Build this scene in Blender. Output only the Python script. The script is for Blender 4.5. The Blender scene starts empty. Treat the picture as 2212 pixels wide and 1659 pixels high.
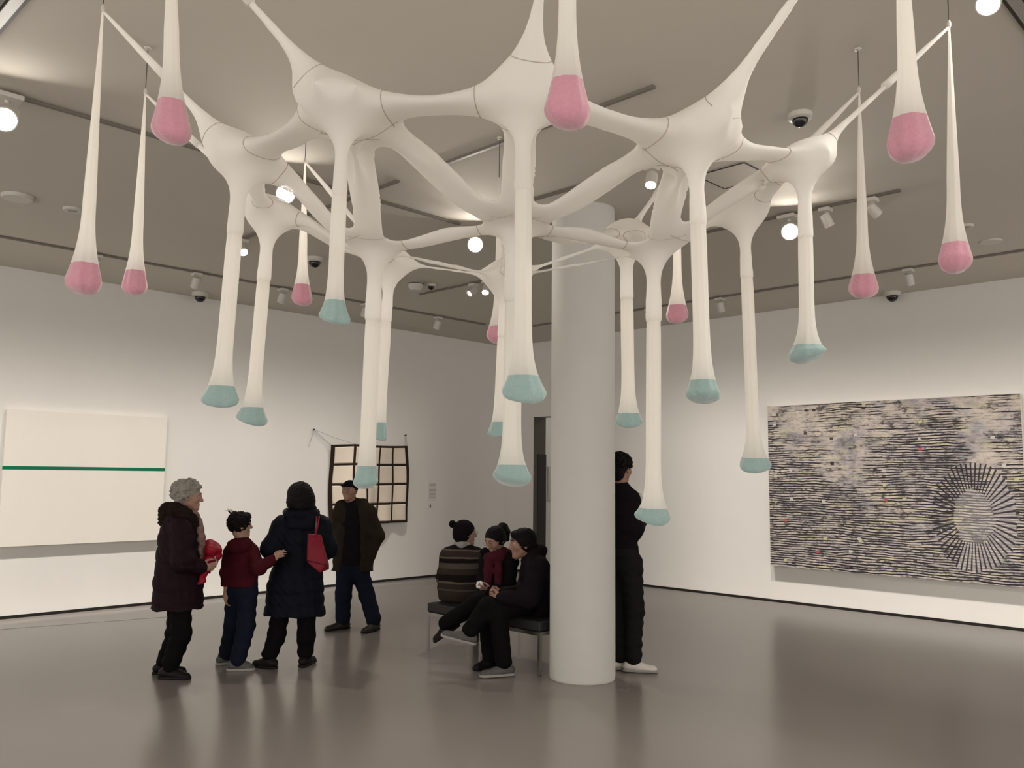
import bpy, bmesh, math, random
import numpy as np
import openvdb
from mathutils import Vector, Matrix

random.seed(7)
np.random.seed(7)
SC = bpy.context.scene
COL = SC.collection
PI = math.pi

# ------------------------------------------------------------------ camera
W, H = 2212, 1659
FPX, PITCH, ROLL, EYE = 1867.6, 0.1053, 0.0109, 1.65
cam_d = bpy.data.cameras.new('camera')
cam = bpy.data.objects.new('camera', cam_d)
COL.objects.link(cam)
cam_d.sensor_fit = 'HORIZONTAL'
cam_d.sensor_width = 36.0
cam_d.lens = FPX / W * 36.0
cam_d.clip_start = 0.05
cam_d.clip_end = 200
cam.matrix_world = (Matrix.Translation((0, 0, EYE)) @ Matrix.Rotation(PI / 2 + PITCH, 4, 'X')
                    @ Matrix.Rotation(ROLL, 4, 'Z'))
SC.camera = cam

# ------------------------------------------------------------------ view, world
SC.view_settings.view_transform = 'Standard'
SC.view_settings.look = 'None'
SC.view_settings.gamma = 1.0
SC.view_settings.use_curve_mapping = False
SC.view_settings.exposure = 1.45
wd = bpy.data.worlds.new('gallery_ambient')
SC.world = wd
wd.use_nodes = True
wd.node_tree.nodes['Background'].inputs[0].default_value = (1.0, 0.945, 0.88, 1)
wd.node_tree.nodes['Background'].inputs[1].default_value = 0.72
SC.cycles.max_bounces = 10
SC.cycles.diffuse_bounces = 5
SC.cycles.transparent_max_bounces = 16
SC.cycles.sample_clamp_indirect = 4.0
SC.cycles.use_denoising = True

# ------------------------------------------------------------------ room frame
# the room's far corner, and the directions in which its two far walls run towards the viewer
TH, KX, KY, CEIL = 0.794, -0.1033, 15.4381, 3.955
DL = np.array([-math.cos(TH), -math.sin(TH), 0.0])
DR = np.array([math.sin(TH), -math.cos(TH), 0.0])
K = np.array([KX, KY, 0.0])
UP = np.array([0.0, 0.0, 1.0])
EYEV = np.array([0, 0, EYE])


def ray(x, y):
    u, v = x - W / 2, y - H / 2
    c, s = math.cos(ROLL), math.sin(ROLL)
    a, b = (u * c + v * s) / FPX, -(-u * s + v * c) / FPX
    c, s = math.cos(PITCH), math.sin(PITCH)
    return np.array([a, c - b * s, s + b * c])


def at_z(x, y, z):
    d = ray(x, y)
    return EYEV + d * ((z - EYE) / d[2])


def at_y(x, y, Y):
    d = ray(x, y)
    return EYEV + d * (Y / d[1])


def proj(P):
    X, Y, Z = P[0], P[1], P[2] - EYE
    c, s = math.cos(PITCH), math.sin(PITCH)
    d, w = Y * c + Z * s, -Y * s + Z * c
    u, w = X * FPX / d, -w * FPX / d
    c, s = math.cos(ROLL), math.sin(ROLL)
    return W / 2 + u * c - w * s, H / 2 + u * s + w * c


def on_wall(side, x, y):
    """(distance from the corner, height) of a sight line's end on a far wall"""
    n = DR if side == 'L' else DL
    a = DL if side == 'L' else DR
    d = ray(x, y)
    t = ((K - EYEV) @ n) / (d @ n)
    p = EYEV + d * t
    return float((p - K) @ a), float(p[2])


def room(a, b, z):
    """a metres along the left wall, b metres along the right wall from the far corner"""
    return K + DL * a + DR * b + UP * z


# lamps: the ceiling spots that light the place (their housings are built with the ceiling)
def spot(name, loc, target, watts, size, blend=0.6, radius=0.05, col=(1.0, 0.935, 0.86)):
    l = bpy.data.lights.new(name, 'SPOT')
    l.energy, l.spot_size, l.spot_blend, l.shadow_soft_size, l.color = watts, size, blend, radius, col
    o = bpy.data.objects.new(name, l)
    COL.objects.link(o)
    o.location = loc
    o.rotation_euler = (Vector(target) - Vector(loc)).to_track_quat('-Z', 'Y').to_euler()
    return o


def wall_washer(name, loc, to_wall, watts, radius=0.06, col=(1.0, 0.935, 0.86)):
    """lamp with a wall washing lens: its beam is strongest low down so that the wall is lit evenly (the spread of such a lens, as in a photometric file)"""
    l = bpy.data.lights.new(name, 'SPOT')
    l.energy, l.spot_size, l.spot_blend, l.shadow_soft_size, l.color = watts, math.radians(174), 0.2, radius, col
    l.use_nodes = True
    nt = l.node_tree
    em = nt.nodes['Emission']
    geo = nt.nodes.new('ShaderNodeNewGeometry')

    def dot(v):
        n = nt.nodes.new('ShaderNodeVectorMath')
        n.operation = 'DOT_PRODUCT'
        nt.links.new(geo.outputs['Incoming'], n.inputs[0])
        n.inputs[1].default_value = tuple(v)
        return n.outputs['Value']

    def op(o_, *a):
        n = nt.nodes.new('ShaderNodeMath')
        n.operation = o_
        for i, q in enumerate(a):
            if isinstance(q, (int, float)):
                n.inputs[i].default_value = q
            else:
                nt.links.new(q, n.inputs[i])
        return n.outputs[0]

    def step(v, a, b, c, d):
        n = nt.nodes.new('ShaderNodeMapRange')
        n.interpolation_type = 'SMOOTHSTEP'
        for i, q in enumerate((a, b, c, d)):
            n.inputs[1 + i].default_value = q
        nt.links.new(v, n.inputs[0])
        return n.outputs[0]
    hh = dot(to_wall)
    h = op('MAXIMUM', hh, 0.12)
    down = op('DIVIDE', dot((0, 0, -1)), h)
    side = op('ABSOLUTE', op('DIVIDE', dot(np.cross(UP, to_wall)), h))
    i3 = op('DIVIDE', 1.0, op('POWER', h, 3.0))
    g = op('MULTIPLY', op('MULTIPLY', step(down, 0.10, 1.35, 0.0, 1.0), step(down, 2.7, 4.2, 1.0, 0.0)), step(side, 0.25, 1.5, 1.0, 0.0))
    nt.links.new(op('MULTIPLY', op('MULTIPLY', i3, step(hh, 0.12, 0.24, 0.0, 1.0)), g), em.inputs['Strength'])
    o = bpy.data.objects.new(name, l)
    COL.objects.link(o)
    o.location = loc
    return o


# ------------------------------------------------------------------ materials
def mat(name, col, rough=0.6, spec=0.3, metal=0.0, noise=0.0, scale=20.0, bump=0.0, emit=None, sheen=0.0, bscale=None):
    m = bpy.data.materials.new(name)
    m.use_nodes = True
    nt = m.node_tree
    b = nt.nodes['Principled BSDF']
    b.inputs['Base Color'].default_value = (*col, 1)
    b.inputs['Roughness'].default_value = rough
    b.inputs['Specular IOR Level'].default_value = spec
    b.inputs['Metallic'].default_value = metal
    if sheen:
        b.inputs['Sheen Weight'].default_value = sheen
    if emit:
        b.inputs['Emission Color'].default_value = (*emit[0], 1)
        b.inputs['Emission Strength'].default_value = emit[1]
    if noise or bump:
        tc = nt.nodes.new('ShaderNodeTexCoord')
        n = nt.nodes.new('ShaderNodeTexNoise')
        n.inputs['Scale'].default_value = scale
        n.inputs['Detail'].default_value = 4
        nt.links.new(tc.outputs['Object'], n.inputs['Vector'])
        if noise:
            mx = nt.nodes.new('ShaderNodeMix')
            mx.data_type = 'RGBA'
            nt.links.new(n.outputs['Fac'], mx.inputs[0])
            mx.inputs[6].default_value = (*[max(0, c * (1 - noise)) for c in col], 1)
            mx.inputs[7].default_value = (*[min(1, c * (1 + noise)) for c in col], 1)
            nt.links.new(mx.outputs[2], b.inputs['Base Color'])
        if bump:
            n2 = n
            if bscale:
                n2 = nt.nodes.new('ShaderNodeTexNoise')
                n2.inputs['Scale'].default_value = bscale
                n2.inputs['Detail'].default_value = 4
                nt.links.new(tc.outputs['Object'], n2.inputs['Vector'])
            bp = nt.nodes.new('ShaderNodeBump')
            bp.inputs['Strength'].default_value = bump
            bp.inputs['Distance'].default_value = 0.01
            nt.links.new(n2.outputs['Fac'], bp.inputs['Height'])
            nt.links.new(bp.outputs[0], b.inputs['Normal'])
    return m


def fabric_mat(name, col, trans=0.4, clear=0.06):
    m = bpy.data.materials.new(name)
    m.use_nodes = True
    nt = m.node_tree
    nt.nodes.remove(nt.nodes['Principled BSDF'])
    out = nt.nodes['Material Output']
    tc = nt.nodes.new('ShaderNodeTexCoord')
    n = nt.nodes.new('ShaderNodeTexNoise')
    n.inputs['Scale'].default_value = 3.0
    nt.links.new(tc.outputs['Object'], n.inputs['Vector'])
    mx = nt.nodes.new('ShaderNodeMix')
    mx.data_type = 'RGBA'
    mx.inputs[6].default_value = (*[c * 0.96 for c in col], 1)
    mx.inputs[7].default_value = (*col, 1)
    nt.links.new(n.outputs['Fac'], mx.inputs[0])
    d = nt.nodes.new('ShaderNodeBsdfDiffuse')
    t = nt.nodes.new('ShaderNodeBsdfTranslucent')
    c = nt.nodes.new('ShaderNodeBsdfTransparent')
    nt.links.new(mx.outputs[2], d.inputs[0])
    nt.links.new(mx.outputs[2], t.inputs[0])
    a = nt.nodes.new('ShaderNodeMixShader')
    a.inputs[0].default_value = trans
    nt.links.new(d.outputs[0], a.inputs[1])
    nt.links.new(t.outputs[0], a.inputs[2])
    e = nt.nodes.new('ShaderNodeMixShader')
    e.inputs[0].default_value = clear
    nt.links.new(a.outputs[0], e.inputs[1])
    nt.links.new(c.outputs[0], e.inputs[2])
    nt.links.new(e.outputs[0], out.inputs['Surface'])
    return m


# ------------------------------------------------------------------ object helpers
ORIGIN = {}


def thing(name, label, cat, loc, group=None):
    o = bpy.data.objects.new(name, None)
    o.empty_display_size = 0.1
    COL.objects.link(o)
    o.location = loc
    o['label'], o['category'] = label, cat
    if group:
        o['group'] = group
    ORIGIN[o.name] = np.array(loc, float)
    return o


def tag(o, label, cat, group=None):
    o['label'], o['category'] = label, cat
    if group:
        o['group'] = group
    return o


def obj(name, vf, m, parent=None, smooth=False, kind=None, label=None, origin=None):
    """world-space verts and faces -> one mesh object, held by parent"""
    v, f = vf
    v = np.asarray(v, float)
    org = ORIGIN[parent.name] if parent is not None else (np.array(origin, float) if origin is not None else v.mean(axis=0))
    me = bpy.data.meshes.new(name)
    me.from_pydata((v - org).tolist(), [], [list(map(int, q)) for q in f] if not isinstance(f, np.ndarray) else f.tolist())
    me.update()
    o = bpy.data.objects.new(name, me)
    COL.objects.link(o)
    if parent is not None:
        o.parent = parent
    else:
        o.location = org
    ORIGIN[o.name] = org
    for mm in (m if isinstance(m, (list, tuple)) else [m]):
        me.materials.append(mm)
    if smooth:
        me.polygons.foreach_set('use_smooth', [True] * len(me.polygons))
    if kind:
        o['kind'] = kind
    if label:
        o['label'] = label
    return o


def join(*parts):
    V, F, n = [], [], 0
    for v, f in parts:
        V += [tuple(p) for p in v]
        F += [[i + n for i in q] for q in f]
        n += len(v)
    return V, F


def obox(c, ax, ay, az, sx, sy, sz):
    """box with centre c, unit axes and full sizes"""
    c, ax, ay, az = [np.array(q, float) for q in (c, ax, ay, az)]
    v = [c + ax * sx * i / 2 + ay * sy * j / 2 + az * sz * k / 2 for k in (-1, 1) for j in (-1, 1) for i in (-1, 1)]
    f = [[0, 2, 3, 1], [4, 5, 7, 6], [0, 1, 5, 4], [2, 6, 7, 3], [0, 4, 6, 2], [1, 3, 7, 5]]
    if np.dot(np.cross(ax, ay), az) < 0:
        f = [q[::-1] for q in f]
    return v, f


def bevel_vf(vf, w, seg=2):
    bm = bmesh.new()
    vs = [bm.verts.new(p) for p in vf[0]]
    for q in vf[1]:
        bm.faces.new([vs[i] for i in q])
    bmesh.ops.bevel(bm, geom=list(bm.edges), offset=w, segments=seg, affect='EDGES', profile=0.5)
    bm.verts.index_update()
    r = [tuple(v.co) for v in bm.verts], [[v.index for v in f.verts] for f in bm.faces]
    bm.free()
    return r


def frame_of(d):
    d = np.array(d, float)
    d /= np.linalg.norm(d)
    a = np.array([0, 0, 1.0]) if abs(d[2]) < 0.9 else np.array([1.0, 0, 0])
    x = np.cross(a, d)
    x /= np.linalg.norm(x)
    return x, np.cross(d, x), d


def tube(pts, radii, n=12, cap=True, squash=None):
    """loft along a path; radii: one or per-point; squash=(axis, factor) narrows the section"""
    pts = [np.array(p, float) for p in pts]
    if not hasattr(radii, '__len__'):
        radii = [radii] * len(pts)
    V, F = [], []
    x, y, d = frame_of(pts[1] - pts[0])
    for i, p in enumerate(pts):
        t = pts[min(i + 1, len(pts) - 1)] - pts[max(i - 1, 0)]
        t /= max(np.linalg.norm(t), 1e-9)
        x = x - t * (x @ t)
        x /= np.linalg.norm(x)
        y = np.cross(t, x)
        for j in range(n):
            a = 2 * PI * j / n
            V.append(p + (x * math.cos(a) + y * math.sin(a)) * radii[i])
    for i in range(len(pts) - 1):
        for j in range(n):
            k = (j + 1) % n
            F.append([i * n + j, i * n + k, (i + 1) * n + k, (i + 1) * n + j])
    if cap:
        F.append(list(range(n))[::-1])
        F.append([(len(pts) - 1) * n + j for j in range(n)])
    return V, F


def cyl(a, b, r, n=20, r2=None):
    return tube([a, b], [r, r if r2 is None else r2], n)


def lathe(c, axis, prof, n=28, cap=True):
    """profile of (radius, height along axis)"""
    x, y, d = frame_of(axis)
    c = np.array(c, float)
    V, F = [], []
    for r, h in prof:
        for j in range(n):
            a = 2 * PI * j / n
            V.append(c + d * h + (x * math.cos(a) + y * math.sin(a)) * r)
    for i in range(len(prof) - 1):
        for j in range(n):
            k = (j + 1) % n
            F.append([i * n + j, i * n + k, (i + 1) * n + k, (i + 1) * n + j])
    if cap:
        F.append(list(range(n))[::-1])
        F.append([(len(prof) - 1) * n + j for j in range(n)])
    return V, F


# ------------------------------------------------------------------ soft surfaces grown from distance fields
def smin(a, b, k):
    if k <= 0:
        return np.minimum(a, b)
    h = np.maximum(k - np.abs(a - b), 0) / k
    return np.minimum(a, b) - h * h * k * 0.25


class Field:
    def __init__(self):
        self.p = []

    def cone(self, a, b, ra, rb=None, k=0.02, op='+', frame=None, rm=None):
        """round cone from a to b; frame=(3 row axes, 3 scales) makes the section elliptical; rm: mid radius"""
        rb = ra if rb is None else rb
        self.p.append((np.array(a, float), np.array(b, float), ra, rb, k, op, frame, rm))
        return self

    def ball(self, c, r, k=0.02, op='+', axes=None):
        if hasattr(r, '__len__'):
            A = np.eye(3) if axes is None else np.array(axes, float)
            m = float(np.mean(r))
            return self.cone(c, c, m, m, k, op, (A, np.array(r, float) / m))
        return self.cone(c, c, r, r, k, op)

    def chain(self, pts, radii, k=0.02, frame=None):
        for i in range(len(pts) - 1):
            self.cone(pts[i], pts[i + 1], radii[i], radii[i + 1], k, '+', frame)
        return self

    def mesh(self, vox, smooth=2, warp=None, base=None, erode=None):
        P = self.p
        lo = np.full(3, 1e9)
        hi = -lo
        bb = []
        for a, b, ra, rb, k, op, fr, rm in P:
            R = max(ra, rb, rm or 0) * (1 if fr is None else max(fr[1]))
            l, h = np.minimum(a, b) - R, np.maximum(a, b) + R
            bb.append((l, h))
            if op == '+':
                lo, hi = np.minimum(lo, l), np.maximum(hi, h)
        kmax = max(q[4] for q in P)
        lo -= 3 * vox + kmax * 0.3
        hi += 3 * vox + kmax * 0.3
        n = np.ceil((hi - lo) / vox).astype(int) + 1
        BIG = np.float32(0.3)
        G = np.full(n, BIG, np.float32)
        if base is not None:
            G = np.minimum(G, base(*[(np.arange(n[i]) * vox + lo[i]).astype(np.float32) for i in range(3)]))
        for (a, b, ra, rb, k, op, fr, rm), (l, h) in zip(P, bb):
            pad = k + 2.5 * vox + 0.01
            i0 = np.maximum(np.floor((l - pad - lo) / vox).astype(int), 0)
            i1 = np.minimum(np.ceil((h + pad - lo) / vox).astype(int) + 1, n)
            if (i1 <= i0).any():
                continue
            ax = [((np.arange(i0[i], i1[i])) * vox + lo[i]).astype(np.float32) for i in range(3)]
            X, Y, Z = np.meshgrid(*ax, indexing='ij')
            pa = np.stack([X - a[0], Y - a[1], Z - a[2]], -1).astype(np.float32)
            ba = (b - a).astype(np.float32)
            sc = 1.0
            if fr is not None:
                M = (np.array(fr[0]) / np.array(fr[1])[:, None]).astype(np.float32)
                pa = pa @ M.T
                ba = M @ ba
                sc = float(np.min(fr[1])) ** 0.5 * float(np.mean(fr[1])) ** 0.5
            L = float(ba @ ba)
            if L < 1e-12:
                d = np.sqrt((pa ** 2).sum(-1)) - ra
            else:
                t = np.clip((pa @ ba) / L, 0, 1)
                q = pa - t[..., None] * ba
                if rm is None:
                    rr = ra + t * (rb - ra)
                else:
                    rr = ra * (1 - t) ** 2 + rb * t ** 2 + 2 * t * (1 - t) * (2 * rm - 0.5 * (ra + rb))
                d = np.sqrt((q ** 2).sum(-1)) - rr
            d *= sc
            S = tuple(slice(i0[i], i1[i]) for i in range(3))
            if op == '+':
                G[S] = smin(G[S], d, k)
            elif op == '-':
                G[S] = -smin(-G[S], d, k)
            else:
                G[S] = -smin(-G[S], -d, k)
        if erode is not None:
            gx = [(np.arange(n[i]) * vox + lo[i]).astype(np.float32) for i in range(3)]
            for c, amt, sig in erode:
                ex = [np.exp(-((gx[i] - c[i]) / sig[i]) ** 2) for i in range(3)]
                G += (amt * ex[0][:, None, None] * ex[1][None, :, None] * ex[2][None, None, :]).astype(np.float32)
        g = openvdb.FloatGrid(float(BIG))
        g.copyFromArray(G)
        v, q = g.convertToQuads(isovalue=0.0)
        v = np.array(v, np.float64)
        q = np.array(q, np.int64)
        for _ in range(smooth):
            s = np.zeros_like(v)
            c = np.zeros(len(v))
            for i in range(4):
                e0, e1 = q[:, i], q[:, (i + 1) % 4]
                np.add.at(s, e0, v[e1])
                np.add.at(s, e1, v[e0])
                np.add.at(c, e0, 1)
                np.add.at(c, e1, 1)
            v = 0.5 * v + 0.5 * s / np.maximum(c, 1)[:, None]
        v = v * vox + lo
        a, b, c3 = v[q[:, 0]], v[q[:, 1]], v[q[:, 2]]
        if (np.einsum('ij,ij->i', a, np.cross(b, c3))).sum() < 0:
            q = q[:, ::-1]
        if warp is not None:
            v = warp(v)
        return v, q

P_WALL, P_WASH, P_BIG, P_SMALL = 60.0, 5.5, 36.0, 36.0      # watts: next gallery, wall washers, glaring lamps, small lamps
# ------------------------------------------------------------------ room materials
M_WALL = mat('wall_paint', (0.78, 0.76, 0.725), 0.85, 0.15, noise=0.015, scale=6, bump=0.02, bscale=300)
M_CEIL = mat('ceiling_paint', (0.60, 0.565, 0.50), 0.9, 0.1, noise=0.015, scale=5, bump=0.02, bscale=250)
M_BLACK = mat('black_reveal', (0.012, 0.010, 0.009), 0.6)
M_TRACK = mat('track_bronze', (0.19, 0.17, 0.145), 0.55)
M_SLOT = mat('slot_dark', (0.05, 0.045, 0.038), 0.7)
M_WHITE = mat('white_enamel', (0.62, 0.59, 0.54), 0.45)
M_GREYP = mat('grey_plastic', (0.34, 0.32, 0.29), 0.5)
M_DOME = mat('smoked_dome', (0.012, 0.012, 0.014), 0.12, 0.6)
M_JAMB = mat('jamb_shade', (0.115, 0.10, 0.088), 0.5, noise=0.06, scale=30)  # dark colour carries the shade on the doorway jamb
M_JAMB2 = mat('jamb_dark_strip', (0.05, 0.042, 0.04), 0.45)  # darker tone for the strip low on the jamb
M_CHROME = mat('brushed_steel', (0.40, 0.385, 0.365), 0.25, 0.5, metal=1.0)


def floor_mat():
    m = mat('polished_floor', (0.245, 0.221, 0.203), 0.22, 0.5, noise=0.02, scale=40)
    return m


M_FLOOR = floor_mat()


def rbox(a0, a1, b0, b1, z0, z1):
    return obox(room((a0 + a1) / 2, (b0 + b1) / 2, (z0 + z1) / 2), DL, DR, UP, a1 - a0, b1 - b0, z1 - z0)


DT0, DT1, DTOP, WT = 0.69, 2.25, 2.66, 0.29        # doorway in the right wall
obj('floor', rbox(-6, 16, -0.4, 16, -0.3, 0), M_FLOOR, kind='structure')
obj('ceiling', rbox(-6, 16, -0.4, 16, CEIL, CEIL + 0.3), M_CEIL, kind='structure')
obj('wall_left', rbox(-6, 16, -WT, 0, 0, CEIL), M_WALL, kind='structure')
obj('wall_right', join(rbox(-WT, 0, 0, DT0, 0, CEIL), rbox(-WT, 0, DT1, 16, 0, CEIL), rbox(-WT, 0, DT0, DT1, DTOP, CEIL)), M_WALL, kind='structure')
obj('wall_back', rbox(-6.2, -6, 0, 16, 0, CEIL), M_WALL, kind='structure')
obj('baseboard_left', rbox(0, 16, 0, 0.008, 0, 0.034), M_BLACK, kind='structure')
obj('baseboard_right', join(rbox(0, 0.008, 0, DT0, 0, 0.034), rbox(0, 0.008, DT1, 16, 0, 0.034)), M_BLACK, kind='structure')
# doorway reveal with its shade painted as dark colour; low down, a darker strip
obj('trim_1', rbox(-WT, 0.002, DT0 - 0.004, DT0 + 0.012, 0, DTOP), M_JAMB, kind='structure')
obj('trim_3', rbox(-WT + 0.002, -0.08, DT0 + 0.013, DT0 + 0.03, 0.02, 2.02), M_JAMB2, kind='structure')
# joint in the floor in front of the left wall
pa, pb = at_z(0, 1360, 0), at_z(425, 1328, 0)
pa = pa + (pa - pb) * 0.6
dv = (pb - pa) / np.linalg.norm(pb - pa)
obj('trim_2', obox((pa + pb) / 2 + UP * 0.0008, dv, np.cross(UP, dv), UP, np.linalg.norm(pb - pa), 0.012, 0.0016), M_GREYP, kind='structure')

# the round column
COLC = np.array([0.605, 7.33, 0.0])
M_COLUMN = mat('column_plaster', (0.60, 0.59, 0.555), 0.85, 0.15, noise=0.03, scale=5, bump=0.04, bscale=60)
o = obj('column', lathe(COLC, UP, [(0.268, 0.0), (0.270, 0.012), (0.271, 0.03), (0.271, 2.0), (0.271, CEIL - 0.02), (0.268, CEIL)], 72), M_COLUMN, smooth=False, kind='structure', origin=COLC)
for p_ in o.data.polygons:
    p_.use_smooth = len(p_.vertices) == 4

# recessed lines, tracks and diffusers in the ceiling
def track(name, a0, a1, b0, b1, label, w=0.034, d=0.02, m=M_TRACK):
    vf = rbox(a0 - (w / 2 if a0 == a1 else 0), a1 + (w / 2 if a0 == a1 else 0), b0 - (w / 2 if b0 == b1 else 0), b1 + (w / 2 if b0 == b1 else 0), CEIL - d, CEIL - 0.002)
    return tag(obj(name, vf, m), label, 'lighting track')


BL, AR, BD, AA, AC, AF = 1.42, 1.33, 5.10, 6.87, 5.81, 4.0
track('lighting_track', 1.9, 14, BL, BL, 'long dark lighting track running along the left wall')
track('lighting_track', AR, AR, 1.9, 14, 'long dark lighting track running along the right wall')
track('lighting_track', 5.75, 9.70, BD, BD, 'dark lighting track carrying the three big glaring spotlights', 0.03)
track('lighting_track', AA, AA, 5.14, 5.62, 'very short dark track end beside the left front strut', 0.026)
track('lighting_track', AA, AA, 4.1, 5.06, 'short dark track behind the left end of the fabric net', 0.026)
track('lighting_track', AA, AA, 5.9, 8.05, 'dark track crossing the ceiling behind the middle front strut', 0.026)
track('lighting_track', AA, AA, 2.9, 3.95, 'short track over the small bright spotlight beyond the left legs', 0.026)
track('lighting_track', AC, AC, 5.5, 7.2, 'dark track seen through the hole right of the middle leg', 0.026)
track('lighting_track', AF, AF, 2.4, 8.4, 'dark track holding the glaring spotlight beside the rightmost leg', 0.026)


def head(pos_top, aim, label, size=1.0, lit=1.0, watts=0, cone=60, blend=0.7, group=None, spread=None):
    """track spotlight: adapter on the ceiling, stem, yoke and a cylinder whose lens faces aim"""
    top = np.array(pos_top, float)
    pivot = top - UP * (0.055 + 0.06 * size)
    aim = np.array(aim, float)
    d = aim - pivot
    d /= np.linalg.norm(d)
    t = thing('track_spotlight', label, 'spotlight', top, group)
    obj('adapter', bevel_vf(obox(top - UP * 0.038, DL, DR, UP, 0.10 * size, 0.10 * size, 0.03), 0.004), M_WHITE, t)
    obj('stem', cyl(top - UP * 0.05, pivot, 0.009 * size, 10), M_WHITE, t)
    r, L = 0.048 * size, 0.13 * size
    c = pivot - d * 0.045 * size
    obj('lamp_housing', lathe(c, d, [(r * 0.8, 0), (r, 0.01), (r, L), (r * 0.9, L), (r * 0.86, L - 0.02), (r * 0.86, L - 0.03)], 24), M_WHITE, t, smooth=False)
    obj('lens', lathe(c + d * (L - 0.018), d, [(r * 0.85, 0.0), (r * 0.83, 0.006), (r * 0.45, 0.010), (0.002, 0.011)], 24), lens_mat(lit), t)
    if watts:
        spot('lamp_beam', c + d * (L + 0.012), aim, watts, math.radians(cone), blend, r * 0.8)
    return t


_lens = {}


def lens_mat(s):
    if s not in _lens:
        _lens[s] = mat('lamp_lens_%g' % s, (0.9, 0.88, 0.85), 0.3, emit=((1.0, 0.93, 0.84), s))
    return _lens[s]


def on_track(x, y, z, a=None, b=None):
    """point of the ceiling: on the given track line where a head hung there meets the sight line's x, else by the sight line alone"""
    if a is None and b is None:
        p = at_z(x, y, z)
        return np.array([p[0], p[1], CEIL])
    best = min(np.arange(0.5, 13, 0.01), key=lambda t_: abs(proj(room(t_ if a is None else a, t_ if b is None else b, z))[0] - x) if room(t_ if a is None else a, t_ if b is None else b, z)[1] > 1.5 else 1e9)
    return room(best if a is None else a, best if b is None else b, CEIL)


G1 = 'spotlights on the left wall track'
lw = [('first white can spotlight on the left wall track, from the far corner', 945, 687), ('second white can spotlight on the left wall track, from the far corner', 790, 663),
      ('third white can spotlight on the left wall track, above the tall leg pair', 610, 630), ('white can spotlight on the left track above a small dome camera', 424, 597),
      ('white can spotlight on the left track, half behind a pink drop', 207, 561)]
aL = []
for lb, x, y in lw:
    p = on_track(x, y, 3.78, b=BL)
    a_ = float((p - K) @ DL)
    aL.append(a_)
    head(p, room(a_, 0.0, 1.5), lb, 1.0, 0.6, group=G1)
G2 = 'spotlights on the right wall track'
for lb, x, y in [('white can spotlight on the right wall track, above the tall right legs', 1555, 650), ('white can spotlight on the right wall track, between two pink drops', 1963, 585),
                 ('white can spotlight on the right track, just right of the column', 1402, 672)]:
    p = on_track(x, y, 3.78, a=AR)
    b_ = float((p - K) @ DR)
    head(p, room(0.0, b_, 1.0 if x == 1555 else 1.6), lb, 1.0, 14.0 if x == 1555 else 0.6, group=G2)

# wall washing beams (each leaves one of the heads along the two wall tracks, also those beyond the frame)
for a_ in (11.4, 10.4, 9.4, 8.4, 7.4, 6.4, 5.4, 4.3, 3.1):
    wall_washer('wall_beam', room(a_, BL - 0.10, 3.70), -DR, P_WASH * (1.0 if a_ > 4 else 0.7))
for b_ in (10.8, 9.8, 8.8, 7.8, 6.8, 5.8, 4.8, 3.7):
    wall_washer('wall_beam', room(AR - 0.10, b_, 3.70), -DL, P_WASH * (1.0 if b_ > 4 else 0.8))

# the glaring lamps: heads turned towards the viewer
big = [('large glaring spotlight at the far left of the ceiling', 10, 238, None, BD), ('large glaring spotlight left of the front left leg', 618, 400, None, BD),
       ('large glaring spotlight in front of the net hub', 1027, 482, None, BD), ('large glaring spotlight beside the rightmost leg', 1706, 486, AF, None)]
for lb, x, y, a_, b_ in big:
    p = on_track(x, y, 3.79, a=a_, b=b_)
    aim = np.array([0.25 * p[0], 0.9, 1.0])
    head(p, aim, lb, 1.55, 60.0, watts=P_BIG, cone=100, blend=1.0)
head(on_track(2140, 8, 3.80), np.array([0.6, 1.8, 1.3]), 'glaring spotlight in the top right, beside a slot diffuser', 1.1, 60.0, watts=P_BIG, cone=100, blend=1.0)
for lb, x, y, a_, b_, e, aim in [('small bright spotlight between the two leftmost legs', 522, 530, AA, None, 25.0, room(7.5, 6.5, 0.5)),
                                 ('small bright spotlight left of the far net node', 1050, 625, AF, None, 22.0, room(6.0, 5.0, 0.3)),
                                 ('unlit white ring spotlight left of the far net node', 1022, 632, AF, None, 0.5, room(8.0, 3.0, 1.0)),
                                 ('spotlight with a small bright slit, right of the glaring one', 1783, 474, AF, None, 18.0, room(2.0, 8.5, 0.8)),
                                 ('tilted spotlight with a narrow bright slit near the thin right drop', 1885, 455, AF, None, 8.0, room(1.5, 9.6, 1.5)),
                                 ('small spotlight glowing through the right of the fabric net', 1407, 383, AC, None, 25.0, room(7.5, 8.0, 0.5))]:
    head(on_track(x, y, 3.80, a=a_, b=b_), aim, lb, 0.9, e, watts=P_SMALL if e > 10 else 0, cone=75)

# ceiling fittings
def dome_camera(x, y, r, label):
    p = at_z(x, y, CEIL)
    t = thing('dome_camera', label, 'security camera', p)
    obj('mount', lathe(p, -UP, [(r, 0), (r, 0.03), (r * 0.93, r * 0.42), (r * 0.72, r * 0.5)], 32), M_WHITE, t)
    obj('dome', lathe(p - UP * r * 0.5, -UP, [(r * 0.66 * math.cos(i * PI / 16), r * 0.66 * math.sin(i * PI / 16)) for i in range(8)] + [(0.002, r * 0.66)], 28), M_DOME, t, smooth=True)


dome_camera(1728, 246, 0.075, 'largest black dome camera on a white mount, right of the net')
dome_camera(680, 557, 0.095, 'black dome camera on the ceiling beside the front left leg')
dome_camera(433, 633, 0.105, 'black dome camera left of the two long left legs')
dome_camera(1927, 631, 0.105, 'black dome camera between the thin pink drops on the right')
dome_camera(931, 614, 0.062, 'small dome camera beside a grey ceiling detector')


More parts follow.
